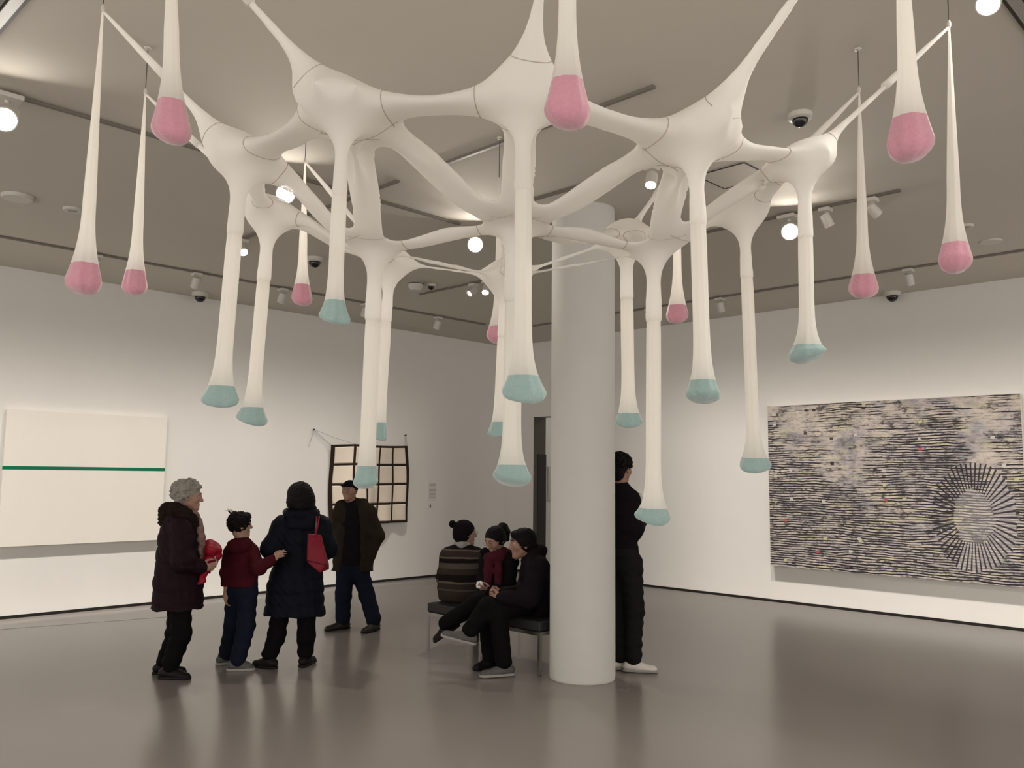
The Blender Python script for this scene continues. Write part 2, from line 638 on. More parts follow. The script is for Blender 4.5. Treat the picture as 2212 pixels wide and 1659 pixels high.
def disc(name, x, y, r, h, m, label, cat):
    p = at_z(x, y, CEIL)
    t = thing(name, label, cat, p)
    obj('ring', lathe(p, -UP, [(r, 0), (r, h * 0.6), (r * 0.92, h), (r * 0.8, h)], 36), M_WHITE, t)
    obj('grille', lathe(p - UP * h * 0.9, -UP, [(r * 0.8, 0), (r * 0.5, h * 0.12), (0.003, h * 0.14)], 36), m, t)


disc('ceiling_speaker', 38, 423, 0.125, 0.03, M_WHITE, 'wide round white ceiling disc at the far left', 'ceiling speaker')
disc('ceiling_speaker', 157, 451, 0.08, 0.02, M_GREYP, 'small grey round ceiling disc beside the left pink drop string', 'ceiling speaker')
disc('ceiling_speaker', 2085, 487, 0.07, 0.02, M_GREYP, 'small grey round ceiling disc right of the rightmost pink drop', 'ceiling speaker')
disc('ceiling_speaker', 2141, 521, 0.10, 0.012, M_WHITE, 'flat round ceiling disc at the far right', 'ceiling speaker')
p = at_z(898, 609, CEIL)
t = thing('smoke_detector', 'round beige smoke detector beside a small dome camera', 'detector', p)
obj('base', lathe(p, -UP, [(0.10, 0), (0.10, 0.02), (0.095, 0.025)], 32), M_GREYP, t)
obj('cap', lathe(p - UP * 0.03, -UP, [(0.092, 0), (0.09, 0.03), (0.06, 0.075), (0.003, 0.08)], 32), M_WHITE, t)
obj('slot', lathe(p - UP * 0.022, -UP, [(0.096, 0), (0.096, 0.01)], 32), M_SLOT, t)
# access hatch: a thin line round a square panel
a0, a1, b0, b1 = 4.97, 5.37, 7.39, 7.79
t = thing('ceiling_hatch', 'square access hatch in the ceiling seen through the right hole of the net', 'hatch', room((a0 + a1) / 2, (b0 + b1) / 2, CEIL))
obj('frame', join(*[rbox(*q, CEIL - 0.006, CEIL) for q in ((a0 - .008, a0, b0, b1), (a1, a1 + .008, b0, b1), (a0, a1, b0 - .008, b0), (a0, a1, b1, b1 + .008))]), M_SLOT, t)
obj('panel', rbox(a0, a1, b0, b1, CEIL - 0.003, CEIL), M_CEIL, t)


def diffuser(a0, a1, b0, b1, along, label):
    t = thing('slot_diffuser', label, 'air diffuser', room((a0 + a1) / 2, (b0 + b1) / 2, CEIL))
    obj('frame', rbox(a0, a1, b0, b1, CEIL - 0.012, CEIL), M_SLOT, t)
    lo, hi = (a0, a1) if along == 'b' else (b0, b1)
    n = 3
    for i in range(n):
        c = lo + (hi - lo) * (i + 0.5) / n
        w = (hi - lo) / n * 0.55
        if along == 'b':
            obj('blade', rbox(c - w / 2, c + w / 2, b0, b1, CEIL - 0.02, CEIL - 0.012), M_GREYP, t)
        else:
            obj('blade', rbox(a0, a1, c - w / 2, c + w / 2, CEIL - 0.02, CEIL - 0.012), M_GREYP, t)


diffuser(9.74, 10.02, 5.0, 7.2, 'b', 'dark slot diffuser in the top left corner of the ceiling')
diffuser(5.4, 7.2, 9.80, 10.08, 'a', 'dark slot diffuser in the top right corner of the ceiling')

# fittings on walls and floor
ts, zs = on_wall('R', 1381, 1073)
pc = room(0, ts, zs)
t = thing('wall_sounder', 'small round white sounder on the right wall beside the man behind the column', 'alarm sounder', pc)
obj('base', lathe(pc, DL, [(0.075, 0), (0.075, 0.012), (0.062, 0.02), (0.05, 0.012)], 32), M_WHITE, t)
obj('cap', lathe(pc + DL * 0.008, DL, [(0.035, 0), (0.033, 0.02), (0.002, 0.026)], 28), M_WHITE, t)
p = at_z(1347, 1487, 0)
t = thing('floor_socket', 'round bronze socket lid in the floor beside the column', 'floor socket', p)
obj('ring', lathe(p, UP, [(0.052, 0.0005), (0.052, 0.003), (0.047, 0.004)], 28), M_TRACK, t)
obj('lid', lathe(p, UP, [(0.044, 0.0005), (0.044, 0.0035), (0.002, 0.004)], 28), M_SLOT, t)
M_PAPER = mat('label_card', (0.70, 0.68, 0.64), 0.8)
M_TEXT = mat('label_ink', (0.30, 0.29, 0.27), 0.8)
tl, zl = on_wall('L', 934, 1062)
pc = room(tl, 0.002, zl)
t = thing('wall_label', 'pale printed text panel on the left wall beyond the hung cloth', 'wall label', pc)
obj('card', rbox(tl - .085, tl + .085, 0, .004, zl - .15, zl + .15), M_PAPER, t)
obj('text', join(*[rbox(tl + .07 - random.choice((.14, .13, .135, .10)), tl + .07, .004, .0045, zl + .12 - i * .022, zl + .127 - i * .022) for i in range(11)]), M_TEXT, t)
tl, zl = on_wall('L', 929, 1093)
t = thing('audio_sign', 'small audio guide square below the wall label', 'sign', room(tl, 0.002, zl))
obj('card', rbox(tl - .035, tl + .035, 0, .004, zl - .045, zl + .045), M_PAPER, t)
obj('symbol', join(rbox(tl - .014, tl + .004, .004, .0045, zl - .02, zl + .022), rbox(tl - .006, tl + .016, .004, .0045, zl - .026, zl - .006)), M_BLACK, t)

# next gallery through the doorway: a framed sheet on its far wall
ta, z0 = on_wall('L', 1184, 1081)
zt = on_wall('L', 1184, 1008)[1]
t = thing('framed_sheet', 'pale framed sheet in the next gallery, seen through the doorway', 'picture', room(ta - .4, 0.02, (zt + z0) / 2))
M_SHEET = mat('cream_sheet', (0.72, 0.68, 0.52), 0.8)
obj('frame', rbox(ta - .8, ta + .03, 0.002, 0.03, z0, zt), M_WHITE, t)
obj('sheet', rbox(ta - .77, ta + .0, 0.03, 0.032, z0 + .03, zt - .03), M_SHEET, t)
spot('next_gallery_beam', room(-2.2, 1.8, 3.7), room(-1.4, 0, 1.6), P_WALL * 0.35, math.radians(100), 0.9, 0.1)
# ------------------------------------------------------------------ hanging fabric structure
M_NET = fabric_mat('stretch_fabric', (0.96, 0.94, 0.905), 0.46, 0.05)
M_LEGF = fabric_mat('leg_fabric', (0.96, 0.935, 0.885), 0.44, 0.04)
M_SEAM = mat('seam_thread', (0.52, 0.47, 0.41), 0.8)
M_CORD = mat('dark_cord', (0.10, 0.09, 0.08), 0.7)


def sack_mat(name, col, pale, z0, z1):
    """coloured filling inside a knitted sack, paler where the knit is doubled towards its top"""
    m = mat(name, col, 0.95, 0.1, noise=0.12, scale=90, bump=0.25, bscale=160, sheen=0.8)
    return m


M_BLUE = sack_mat('blue_filling', (0.32, 0.45, 0.435), None, 0, 1)
M_PINK = sack_mat('pink_filling', (0.66, 0.31, 0.39), None, 0, 1)

# nodes of the net: image position of the node, its height; foot: bottom centre, top line of the blue, width; outward tie
NODE = {
    1: (522, 340, 3.04), 2: (582, 462, 2.97), 3: (742, 232, 3.04), 4: (812, 540, 2.76), 5: (842, 566, 2.87), 6: (1094, 600, 2.80),
    7: (1112, 492, 2.82), 8: (1130, 215, 3.04), 9: (1352, 512, 2.98), 10: (1412, 543, 2.77), 11: (1502, 300, 2.99), 12: (1607, 452, 2.98), 13: (1737, 348, 3.05)}
NP = {k: at_z(x, y, z) for k, (x, y, z) in NODE.items()}
FEET = {
    1: (475, 878, 836, 77, 33), 2: (543, 918, 880, 62, 28), 3: (721, 699, 650, 64, 32), 4: (790, 1054, 1006, 53, 33), 5: (817, 951, 914, 36, 24), 6: (1078, 942, 912, 44, 26),
    7: (1104, 1048, 1003, 83, 39), 8: (1129, 868, 814, 97, 37), 9: (1358, 922, 892, 57, 27), 10: (1411, 1131, 1098, 73, 32), 11: (1520, 867, 823, 71, 35), 12: (1630, 1019, 988, 67, 26), 13: (1745, 781, 745, 79, 31)}
# drops: apex position and height, bottom centre, top line of the pink, width
APEX = {'a': at_z(222, 24, 3.69), 'b': at_z(314, 203, 3.69), 'd': at_z(659, 350, 3.68), 'e': at_z(1078, 393, 3.64), 'h': at_z(1856, 199, 3.71), 'j': at_z(2050, 58, 3.70),
        'c': np.array([-1.27, 2.98, 3.69]), 'f': np.array([0.155, 2.50, 3.69]), 'i': np.array([1.24, 2.63, 3.69]), 'g': np.array([1.05, 5.40, 3.66])}
DROPS = {'a': (180, 635, 573, 73), 'b': (290, 638, 586, 53), 'c': (370, 310, 219, 86), 'd': (652, 661, 616, 45), 'e': (1076, 743, 706, 50), 'f': (1225, 277, 178, 103), 'g': (1463, 699, 661, 48),
         'h': (1866, 645, 596, 60), 'i': (1969, 347, 258, 99), 'j': (2064, 589, 528, 68)}
TIE = {1: 'a', 2: 'b', 3: 'c', 5: 'd', 6: 'e', 8: 'f', 9: 'g', 12: 'h', 11: 'i', 13: 'j'}
EDGES = [(8, 3, .036), (3, 1, .036), (1, 2, .03), (2, 5, .016), (5, 6, .014), (6, 9, .016), (9, 12, .016), (12, 13, .026), (13, 11, .036), (11, 8, .036),
         (1, 4, .028), (2, 4, .024), (3, 4, .034), (3, 7, .034), (4, 7, .034), (4, 5, .03), (4, 6, .014), (8, 7, .034), (11, 7, .034), (11, 10, .032), (13, 10, .026), (12, 10, .024),
         (10, 7, .032), (10, 9, .03), (10, 6, .012), (7, 6, .03), (7, 9, .024)]

root = thing('hanging_fabric_structure', 'large white stretched fabric net with hanging legs, blue feet and pink drops', 'hanging sculpture', np.array([0, 4.1, 2.9]))

# the net is one thin stretched sheet: in plan, faces between the nodes with a rounded hole in each
FACES = [(8, 3, 7), (8, 7, 11), (3, 4, 7), (11, 10, 7), (3, 1, 4), (1, 2, 4), (11, 13, 10), (13, 12, 10), (7, 10, 9), (4, 2, 5)]
INSET = {(8, 3, 7): .068, (8, 7, 11): .068, (3, 4, 7): .066, (11, 10, 7): .062, (3, 1, 4): .068, (1, 2, 4): .042, (11, 13, 10): .072, (13, 12, 10): .040, (7, 10, 9): .048, (4, 2, 5): .028}


def smax_log(ds, k):
    m = np.max(ds, axis=0)
    return m + k * np.log(np.sum([np.exp((d - m) / k) for d in ds], axis=0))


def sheet(xs, ys, zs):
    X, Y = np.meshgrid(xs, ys, indexing='ij')
    ks = sorted(NP)
    wt = np.array([1.0 / ((X - NP[k_][0]) ** 2 + (Y - NP[k_][1]) ** 2 + 0.004) ** 1.6 for k_ in ks])
    Hh = (wt * np.array([NP[k_][2] for k_ in ks])[:, None, None]).sum(0) / wt.sum(0)
    D = np.full(X.shape, 0.3)
    for fc in FACES:
        pts = [NP[k_][:2] for k_ in fc]
        cen = np.mean(pts, axis=0)
        w = INSET[fc]
        lines = []
        for a_, b_ in zip(pts, pts[1:] + pts[:1]):
            e_ = unit2(b_ - a_)
            nn = np.array([e_[1], -e_[0]])
            if (cen - a_) @ nn > 0:
                nn = -nn
            lines.append((X - a_[0]) * nn[0] + (Y - a_[1]) * nn[1])
        size = -max(float((cen - a_) @ (np.array([unit2(b_ - a_)[1], -unit2(b_ - a_)[0]]) * (-1 if (cen - a_) @ np.array([unit2(b_ - a_)[1], -unit2(b_ - a_)[0]]) > 0 else 1))) for a_, b_ in zip(pts, pts[1:] + pts[:1]))
        hole = smax_log([l + w for l in lines], 0.32 * size)
        outer = np.max(lines, axis=0) - w * 1.1
        D = np.minimum(D, np.maximum(outer, -hole))
    T = np.abs(zs[None, None, :] - Hh[:, :, None]) - 0.016
    D = np.broadcast_to(D[:, :, None], T.shape)
    return (-smin(-D, -T, 0.028)).astype(np.float32)


def unit2(d):
    return d / np.linalg.norm(d)


IN_FACE = {frozenset(p_) for fc in FACES for p_ in ((fc[0], fc[1]), (fc[1], fc[2]), (fc[2], fc[0]))}
F = Field()
tie_end = {}
FL = 0.5
FR = (np.eye(3), np.array([1.0, 1.0, FL]))
for a, b, rm in EDGES:
    if frozenset((a, b)) in IN_FACE:
        F.cone(NP[a], NP[b], 0.030, 0.030, 0.05, '+', FR, 0.022)
    else:
        F.cone(NP[a], NP[b], 0.036, 0.036, 0.07, '+', (np.eye(3), np.array([1.0, 1.0, 0.8])), rm * 1.25)
for n, k in TIE.items():
    e = NP[n] + (APEX[k] - NP[n]) * 0.60
    tie_end[n] = e
    big_ = n in (3, 8, 11, 1)
    F.cone(NP[n], e, 0.062 if big_ else .045, 0.018, 0.22 if big_ else .16, '+', (np.eye(3), np.array([1.0, 1.0, 0.6])), 0.036 if big_ else .028)
leg_top = {}
for n, (x, y, yt, w, lw_) in FEET.items():
    P = NP[n]
    bot = at_y(x, y, P[1])
    rl = lw_ / 2 / (FPX / P[1]) * 1.0
    d = bot - P
    d /= np.linalg.norm(d)
    q = P + d * 0.34
    leg_top[n] = (q, bot, rl)
    F.cone(P - UP * 0.01, q, 0.064, rl * 1.16, 0.14, '+', None, rl * 1.2)
v, q = F.mesh(0.0115, smooth=4, base=sheet, erode=[(NP[k_] - UP * 0.02, 0.010 if k_ in (2, 5, 6, 9, 12) else 0.026, (0.17, 0.17, 0.10)) for k_ in NP])
# the cloth pulls itself taut round the nodes: relax the surface there, leaving sleeves and legs alone
wgt = np.zeros(len(v))
for P in NP.values():
    dd = np.sqrt(((v[:, :2] - P[:2]) ** 2).sum(1) + (np.minimum(v[:, 2] - P[2] + 0.08, 0) * 2.4) ** 2)
    wgt = np.maximum(wgt, np.clip((0.42 - dd) / 0.22, 0, 1))
for _ in range(26):
    s_, c_ = np.zeros_like(v), np.zeros(len(v))
    for i in range(4):
        e0, e1 = q[:, i], q[:, (i + 1) % 4]
        np.add.at(s_, e0, v[e1])
        np.add.at(s_, e1, v[e0])
        np.add.at(c_, e0, 1)
        np.add.at(c_, e1, 1)
    v = v + (0.5 * wgt)[:, None] * (s_ / np.maximum(c_, 1)[:, None] - v)
net = obj('fabric_net', (v, q), M_NET, root, smooth=True)

# ties that carry the net: thin stretched sleeves running up to the apexes, and the cords above
for n, k in TIE.items():
    A, B = tie_end[n], APEX[k]
    d = (B - A)
    d0 = d / np.linalg.norm(d)
    pts = [A - d0 * 0.05 + (d + d0 * 0.05) * i / 14 for i in range(15)]
    obj('strut', tube(pts, [0.0135 * (1 - i / 14) ** 0.8 + 0.0055 for i in range(15)], 14), M_NET, root, smooth=True)
for k, A in APEX.items():
    top = np.array([A[0], A[1], CEIL])
    obj('cord', tube([A + UP * 0.02, (A + top) / 2, top - UP * 0.004], 0.0026, 8), M_CORD, root)
    obj('hook', lathe(A + UP * 0.012, UP, [(0.004, -0.02), (0.009, -0.008), (0.009, 0.008), (0.004, 0.02)], 12), M_WHITE, root)
    obj('ceiling_plate', lathe(top - UP * 0.002, -UP, [(0.02, 0), (0.018, 0.008), (0.004, 0.012)], 16), M_WHITE, root)


def profile_tube(pts, rx, ry, n=36, fold=0.0, seed=0, lump=0.0, slant=0.0, close=True):
    """loft with separate half widths across the view (x) and in depth (y); small folds lengthwise"""
    rnd = np.random.RandomState(seed)
    ph = rnd.uniform(0, 2 * PI, 6)
    V, Fc = [], []
    N = len(pts)
    for i, p in enumerate(pts):
        for j in range(n):
            a = 2 * PI * j / n
            f = 1 + fold * (0.5 * math.sin(5 * a + ph[0]) + 0.5 * math.sin(9 * a + ph[1])) if fold else 1
            l = lump * (math.sin(2 * a + ph[2]) * 0.5 + 0.6 * math.sin(3 * a + ph[3] + i * 0.12)) * max(0.0, (i / (N - 1) - 0.75) / 0.25)
            f += l
            z = slant * math.cos(a + ph[4]) * max(0.0, (i / (N - 1) - 0.8) / 0.2) * rx[i] / max(rx)
            V.append(np.array([p[0] + math.cos(a) * rx[i] * f, p[1] + math.sin(a) * ry[i] * f, p[2] + z]))
    for i in range(N - 1):
        for j in range(n):
            k = (j + 1) % n
            Fc.append([i * n + j, (i + 1) * n + j, (i + 1) * n + k, i * n + k])
    if close:
        Fc.append([(N - 1) * n + j for j in range(n)][::-1])
    return np.array(V), Fc


def split_rows(V, Fc, n, row):
    """cut a loft into the part above a ring and the part below it"""
    hi = [f for f in Fc if max(f) < (row + 1) * n]
    lo = [f for f in Fc if min(f) >= row * n and len(f) == 4 or len(f) > 4]
    vh = V[:(row + 1) * n]
    vl = V[row * n:]
    return (vh, hi), (vl, [[i - row * n for i in f] for f in lo])


def sack(kind, top, bot, r_top, r_neck, hw, hblue, ztop, part, mfab, mfill, seed, flat, label_low, low_name):
    """a long stretched stocking with a filled end: neck radius, half width of the end, height of the filling"""
    rnd = np.random.RandomState(seed)
    L = np.linalg.norm(bot - top)
    fl = min(0.34, L * 0.5) if flat else min(0.42, L * 0.55)
    s = np.concatenate([np.linspace(0, L - fl, 16)[:-1], np.linspace(L - fl, L, 56)])
    rx = []
    belly = hw * (0.52 if flat else 0.86)            # height above the bottom of the widest ring
    for q in s:
        h = L - q
        t = 1 - q / max(L - fl, 1e-6)
        base = r_neck + (r_top - r_neck) * (max(0.0, t) ** (10 if flat else 1))
        if h >= fl:
            r = base
        elif h > belly:
            u = (fl - h) / (fl - belly)
            if flat:
                r = r_neck + (hw - r_neck) * (0.25 * u ** 2 + 0.75 * u ** 4.5)
            else:
                r = r_neck + (hw - r_neck) * (0.45 * u ** 2 + 0.75 * u ** 3.4 - 0.2 * u ** 8)
        else:
            u = h / belly
            r = hw * (1 - (1 - u) ** (2.6 if flat else 2.2)) ** (1 / (2.6 if flat else 2.2))
        rx.append(max(r, 0.003))
    rx = np.array(rx)
    asp = rnd.uniform(0.72, 0.85) if flat else 0.96
    mixw = np.clip((rx - r_neck) / max(hw - r_neck, 1e-6), 0, 1)
    ry = rx * (1 - (1 - asp) * mixw)
    pts = [top + (bot - top) * (q / L) for q in s]
    n = 40
    V, Fc = profile_tube(pts, rx, ry, n, 0.075, seed, 0.17 if flat else 0.03, hw * (0.30 if flat else 0.16))
    row = int(np.argmin(np.abs((L - s) - hblue)))
    (vh, fh), (vl, fl_) = split_rows(V, Fc, n, row)
    o1 = obj(part, (vh, fh), mfab, root, smooth=True)
    o2 = obj(low_name, (vl, fl_), mfill, o1, smooth=True, label=label_low)
    return o1, o2


for n, (x, y, yt, w, lw_) in FEET.items():
    qtop, bot, rl = leg_top[n]
    sc = FPX / NP[n][1]
    zt = at_y(x, yt, NP[n][1])[2]
    sack('leg', qtop, bot, rl * 0.92, rl, w / 2 / sc, zt - bot[2], zt, 'leg', M_LEGF, M_BLUE, 100 + n, True, 'pale blue filled foot of the leg', 'foot')
for i, (k, (x, y, yt, w)) in enumerate(DROPS.items()):
    A = APEX[k]
    bot = at_y(x, y, A[1])
    sc = FPX / A[1]
    zt = at_y(x, yt, A[1])[2]
    sack('drop', A, bot, 0.004, 0.026, w / 2 / sc, zt - bot[2], zt, 'drop', M_LEGF, M_PINK, 300 + i, False, 'pink filled sack at the end of the drop', 'sack')

# seams: where the sleeves of the net are sewn together round each node
def seam_ring(P, d, dist, rad):
    """loop where the plane across a sleeve, dist from a node, meets the net"""
    bm = bmesh.new()
    org = ORIGIN[root.name]
    c = P + d * dist
    near = np.where(np.linalg.norm(v - c, axis=1) < rad)[0]
    ok = np.zeros(len(v), bool)
    ok[near] = True
    fs = q[ok[q].all(axis=1)]
    idx = {}
    for f in fs:
        vs = []
        for i in f:
            if i not in idx:
                idx[i] = bm.verts.new(v[i])
            vs.append(idx[i])
        try:
            bm.faces.new(vs)
        except ValueError:
            pass
    r = bmesh.ops.bisect_plane(bm, geom=list(bm.verts) + list(bm.edges) + list(bm.faces), plane_co=Vector(c), plane_no=Vector(d), dist=1e-6)
    cut = [e for e in r['geom_cut'] if isinstance(e, bmesh.types.BMEdge)]
    # one loop of thread for each closed ring
    adj = {}
    for e in cut:
        for vv in e.verts:
            adj.setdefault(vv, []).append(e)
    seen, loops = set(), []
    for e in cut:
        if e in seen:
            continue
        comp, st = [], [e]
        seen.add(e)
        while st:
            g = st.pop()
            comp.append(g)
            for vv in g.verts:
                for h_ in adj[vv]:
                    if h_ not in seen:
                        seen.add(h_)
                        st.append(h_)
        if len(comp) < 9:
            continue
        V, Fc = [], []
        for g in comp:
            a, b = np.array(g.verts[0].co), np.array(g.verts[1].co)
            if np.linalg.norm(b - a) < 1e-5:
                continue
            vv, ff = tube([a, b], 0.0020, 5, cap=False)
            k = len(V)
            V += list(vv)
            Fc += [[i + k for i in f] for f in ff]
        loops.append((V, Fc))
    bm.free()
    return loops


for n in NP:
    dirs = [(NP[b if a == n else a] - NP[n], rm) for a, b, rm in EDGES if n in (a, b)]
    for d, rm in dirs:
        L = np.linalg.norm(d)
        if L > 0.5 and rm > 0.02:
            for vf in seam_ring(NP[n], d / L, 0.17, 0.13):
                obj('seam', vf, M_SEAM, root)
    if n in TIE:
        d = APEX[TIE[n]] - NP[n]
        for vf in seam_ring(NP[n], d / np.linalg.norm(d), 0.16, 0.11):
            obj('seam', vf, M_SEAM, root)
# ------------------------------------------------------------------ the works on the walls
def canvas_stripe_mat():
    m = mat('primed_canvas', (0.82, 0.775, 0.71), 0.8, 0.2, noise=0.015, scale=15, bump=0.05, bscale=500)
    return m


M_CANVAS = canvas_stripe_mat()
M_GREEN = mat('green_paint', (0.006, 0.16, 0.085), 0.7, 0.2, noise=0.04, scale=30)
t0, t1, z0, z1 = 6.165, 7.995, 0.796, 2.334
t = thing('stripe_painting', 'wide white canvas with a thin green stripe on the left wall', 'painting', room((t0 + t1) / 2, 0.03, (z0 + z1) / 2))
obj('canvas', bevel_vf(rbox(t0, t1, 0.012, 0.062, z0, z1), 0.004), M_CANVAS, t)
obj('painted_stripe', rbox(t0 - .001, t1 + .001, 0.03, 0.0628, 1.655, 1.695), M_GREEN, t)
obj('batten', rbox(t0 + .1, t1 - .1, 0, 0.012, z0 + .1, z1 - .1), M_BLACK, t)


def abstract_mat(w, h):
    """worn collage surface: torn horizontal lines, stains and small coloured scraps (object x along the width, z up)"""
    m = bpy.data.materials.new('worn_collage')
    m.use_nodes = True
    nt = m.node_tree
    L = nt.links.new
    b = nt.nodes['Principled BSDF']
    b.inputs['Roughness'].default_value = 0.75
    b.inputs['Specular IOR Level'].default_value = 0.2
    tc = nt.nodes.new('ShaderNodeTexCoord')

    def vec(sx, sy, sz):
        n = nt.nodes.new('ShaderNodeMapping')
        n.inputs['Scale'].default_value = (sx, sy, sz)
        L(tc.outputs['UV'], n.inputs[0])
        return n.outputs[0]

    def noise(v, scale, det=4, rough=0.6):
        n = nt.nodes.new('ShaderNodeTexNoise')
        n.inputs['Scale'].default_value, n.inputs['Detail'].default_value = scale, det
        n.inputs['Roughness'].default_value = rough
        L(v, n.inputs['Vector'])
        return n.outputs['Fac']

    def ramp(v, stops):
        n = nt.nodes.new('ShaderNodeValToRGB')
        e = n.color_ramp.elements
        while len(e) < len(stops):
            e.new(0.5)
        for i, (p_, c) in enumerate(stops):
            e[i].position = p_
            e[i].color = (*c, 1) if hasattr(c, '__len__') else (c, c, c, 1)
        L(v, n.inputs[0])
        return n.outputs[0]

    def math_(op, a_, b_=None):
        n = nt.nodes.new('ShaderNodeMath')
        n.operation = op
        n.use_clamp = False
        for i, q_ in enumerate((a_, b_)):
            if q_ is None:
                continue
            if isinstance(q_, (int, float)):
                n.inputs[i].default_value = q_
            else:
                L(q_, n.inputs[i])
        return n.outputs[0]

    def mix(f, a_, b_):
        n = nt.nodes.new('ShaderNodeMix')
        n.data_type = 'RGBA'
        n.clamp_factor = True
        if isinstance(f, (int, float)):
            n.inputs[0].default_value = f
        else:
            L(f, n.inputs[0])
        for i, q_ in ((6, a_), (7, b_)):
            if isinstance(q_, tuple):
                n.inputs[i].default_value = (*q_, 1)
            else:
                L(q_, n.inputs[i])
        return n.outputs[2]

    sep = nt.nodes.new('ShaderNodeSeparateXYZ')
    L(tc.outputs['UV'], sep.inputs[0])
    U, V = sep.outputs[0], sep.outputs[1]          # 0..1
    # paper ground: cream, grey, bluish and yellowish stains
    g = ramp(noise(vec(w, h, 1), 2.2, 6, 0.65), [(0.30, (0.16, 0.15, 0.17)), (0.43, (0.48, 0.43, 0.42)), (0.57, (0.62, 0.54, 0.46)), (0.72, (0.44, 0.44, 0.48))])
    st = ramp(noise(vec(w * .9, h * 3.0, 1), 2.6, 5), [(0.52, 0.0), (0.66, 1.0)])
    g = mix(math_('MULTIPLY', st, 0.55), g, (0.62, 0.58, 0.33))
    st2 = ramp(noise(vec(w * 1.3 + .7, h * 2.0, 3), 2.9, 5), [(0.56, 0.0), (0.68, 1.0)])
    g = mix(math_('MULTIPLY', st2, 0.5), g, (0.30, 0.35, 0.40))
    # torn dark lines: a stack of thin bands whose strength is broken up along the width
    warp = noise(vec(w * .8, h * 2, 1), 1.6, 3)
    line_v = math_('ADD', math_('MULTIPLY', V, 68.0), math_('MULTIPLY', warp, 3.0))
    frac = math_('FRACT', line_v)
    band = ramp(frac, [(0.0, 1.0), (0.36, 1.0), (0.46, 0.0), (0.92, 0.0), (1.0, 1.0)])
    br = noise(vec(w * 1.5, 68, 1), 1.0, 6, 0.75)
    area = noise(vec(w * .8, h * .8, 5), 1.3, 3)
    thr = math_('ADD', br, math_('MULTIPLY', math_('SUBTRACT', area, 0.5), 0.9))
    # fewer lines towards the top, more near the foot
    thr = math_('ADD', thr, math_('MULTIPLY', math_('SUBTRACT', 0.62, V), 0.24))
    on = ramp(thr, [(0.41, 0.0), (0.47, 1.0)])
    dark = math_('MULTIPLY', band, on)
    fine = ramp(noise(vec(w * 10, h * 26, 2), 1.0, 6, 0.75), [(0.50, 0.0), (0.58, 1.0)])
    dark = math_('MAXIMUM', dark, math_('MULTIPLY', fine, math_('ADD', math_('MULTIPLY', on, 0.6), 0.25)))
    blot = ramp(noise(vec(w * 1.6, h * 3.4, 9), 2.0, 8, 0.75), [(0.555, 0.0), (0.61, 0.85)])
    dark = math_('MAXIMUM', dark, blot)
    lav = ramp(noise(vec(w * .7, h * 1.6, 11), 2.1, 5, 0.7), [(0.50, 0.0), (0.64, 1.0)])
    g = mix(math_('MULTIPLY', lav, 0.6), g, (0.20, 0.19, 0.23))
    c = mix(dark, g, (0.022, 0.020, 0.026))
    # small coloured scraps
    vo = nt.nodes.new('ShaderNodeTexVoronoi')
    vo.distance = 'CHEBYCHEV'
    vo.inputs['Scale'].default_value = 1.0
    L(vec(w * 9, h * 13, 1), vo.inputs['Vector'])
    sc = nt.nodes.new('ShaderNodeSeparateColor')
    L(vo.outputs['Color'], sc.inputs[0])
    pick = ramp(sc.outputs[0], [(0.80, 0.0), (0.805, 1.0)])
    near = ramp(vo.outputs['Distance'], [(0.20, 1.0), (0.22, 0.0)])
    tint = ramp(sc.outputs[1], [(0.0, (0.55, 0.53, 0.30)), (0.30, (0.62, 0.58, 0.55)), (0.58, (0.025, 0.022, 0.03)), (0.90, (0.45, 0.10, 0.12)), (0.95, (0.16, 0.28, 0.22))])
    for nn in nt.nodes:
        if nn.type == 'VALTORGB' and nn.outputs[0] == tint:
            nn.color_ramp.interpolation = 'CONSTANT'
    c = mix(math_('MULTIPLY', math_('MULTIPLY', pick, near), 0.9), c, tint)
    # a loose ring of dark dashes low at one end
    cu, cv, r0, r1 = 0.825, 0.35, 0.28, 0.57
    du = math_('MULTIPLY', math_('SUBTRACT', U, cu), w * 1.28)
    dv_ = math_('MULTIPLY', math_('SUBTRACT', V, cv), h * 0.92)
    rad = math_('SQRT', math_('ADD', math_('MULTIPLY', du, du), math_('MULTIPLY', dv_, dv_)))
    ang = math_('ARCTAN2', dv_, du)
    rr = math_('ADD', rad, math_('MULTIPLY', math_('SUBTRACT', noise(vec(w * 3, h * 3, 4), 3.0, 2), 0.5), 0.16))
    inring = math_('MULTIPLY', ramp(rr, [(r0 - .01, 0.0), (r0, 1.0)]), ramp(rr, [(r1, 1.0), (r1 + .015, 0.0)]))
    inner = ramp(rr, [(r0 - .02, 1.0), (r0 + .0, 0.0)])
    spk = ramp(math_('FRACT', math_('MULTIPLY', ang, 52 / (2 * PI))), [(0.30, 1.0), (0.36, 0.0), (0.94, 0.0), (0.99, 1.0)])
    side = ramp(math_('ADD', math_('MULTIPLY', du, 1.0), math_('MULTIPLY', dv_, -0.55)), [(0.0, 0.0), (0.05, 1.0)])
    halo = math_('MULTIPLY', inring, side)
    c = mix(math_('MULTIPLY', halo, 0.5), c, (0.52, 0.48, 0.48))
    c = mix(math_('MULTIPLY', inring, math_('MULTIPLY', spk, 0.95)), c, (0.030, 0.024, 0.032))
    c = mix(math_('MULTIPLY', inner, 0.25), c, (0.50, 0.48, 0.48))
    # pale bare margin at the top end
    fade = ramp(math_('ADD', math_('MULTIPLY', U, 0.55), math_('ADD', V, math_('MULTIPLY', noise(vec(w * 2, h * 4, 7), 2.0, 5), 0.35))), [(1.36, 0.0), (1.56, 0.9)])
    c = mix(fade, c, (0.66, 0.61, 0.60))
    L(c, b.inputs['Base Color'])
    bp = nt.nodes.new('ShaderNodeBump')
    bp.inputs['Strength'].default_value = 0.25
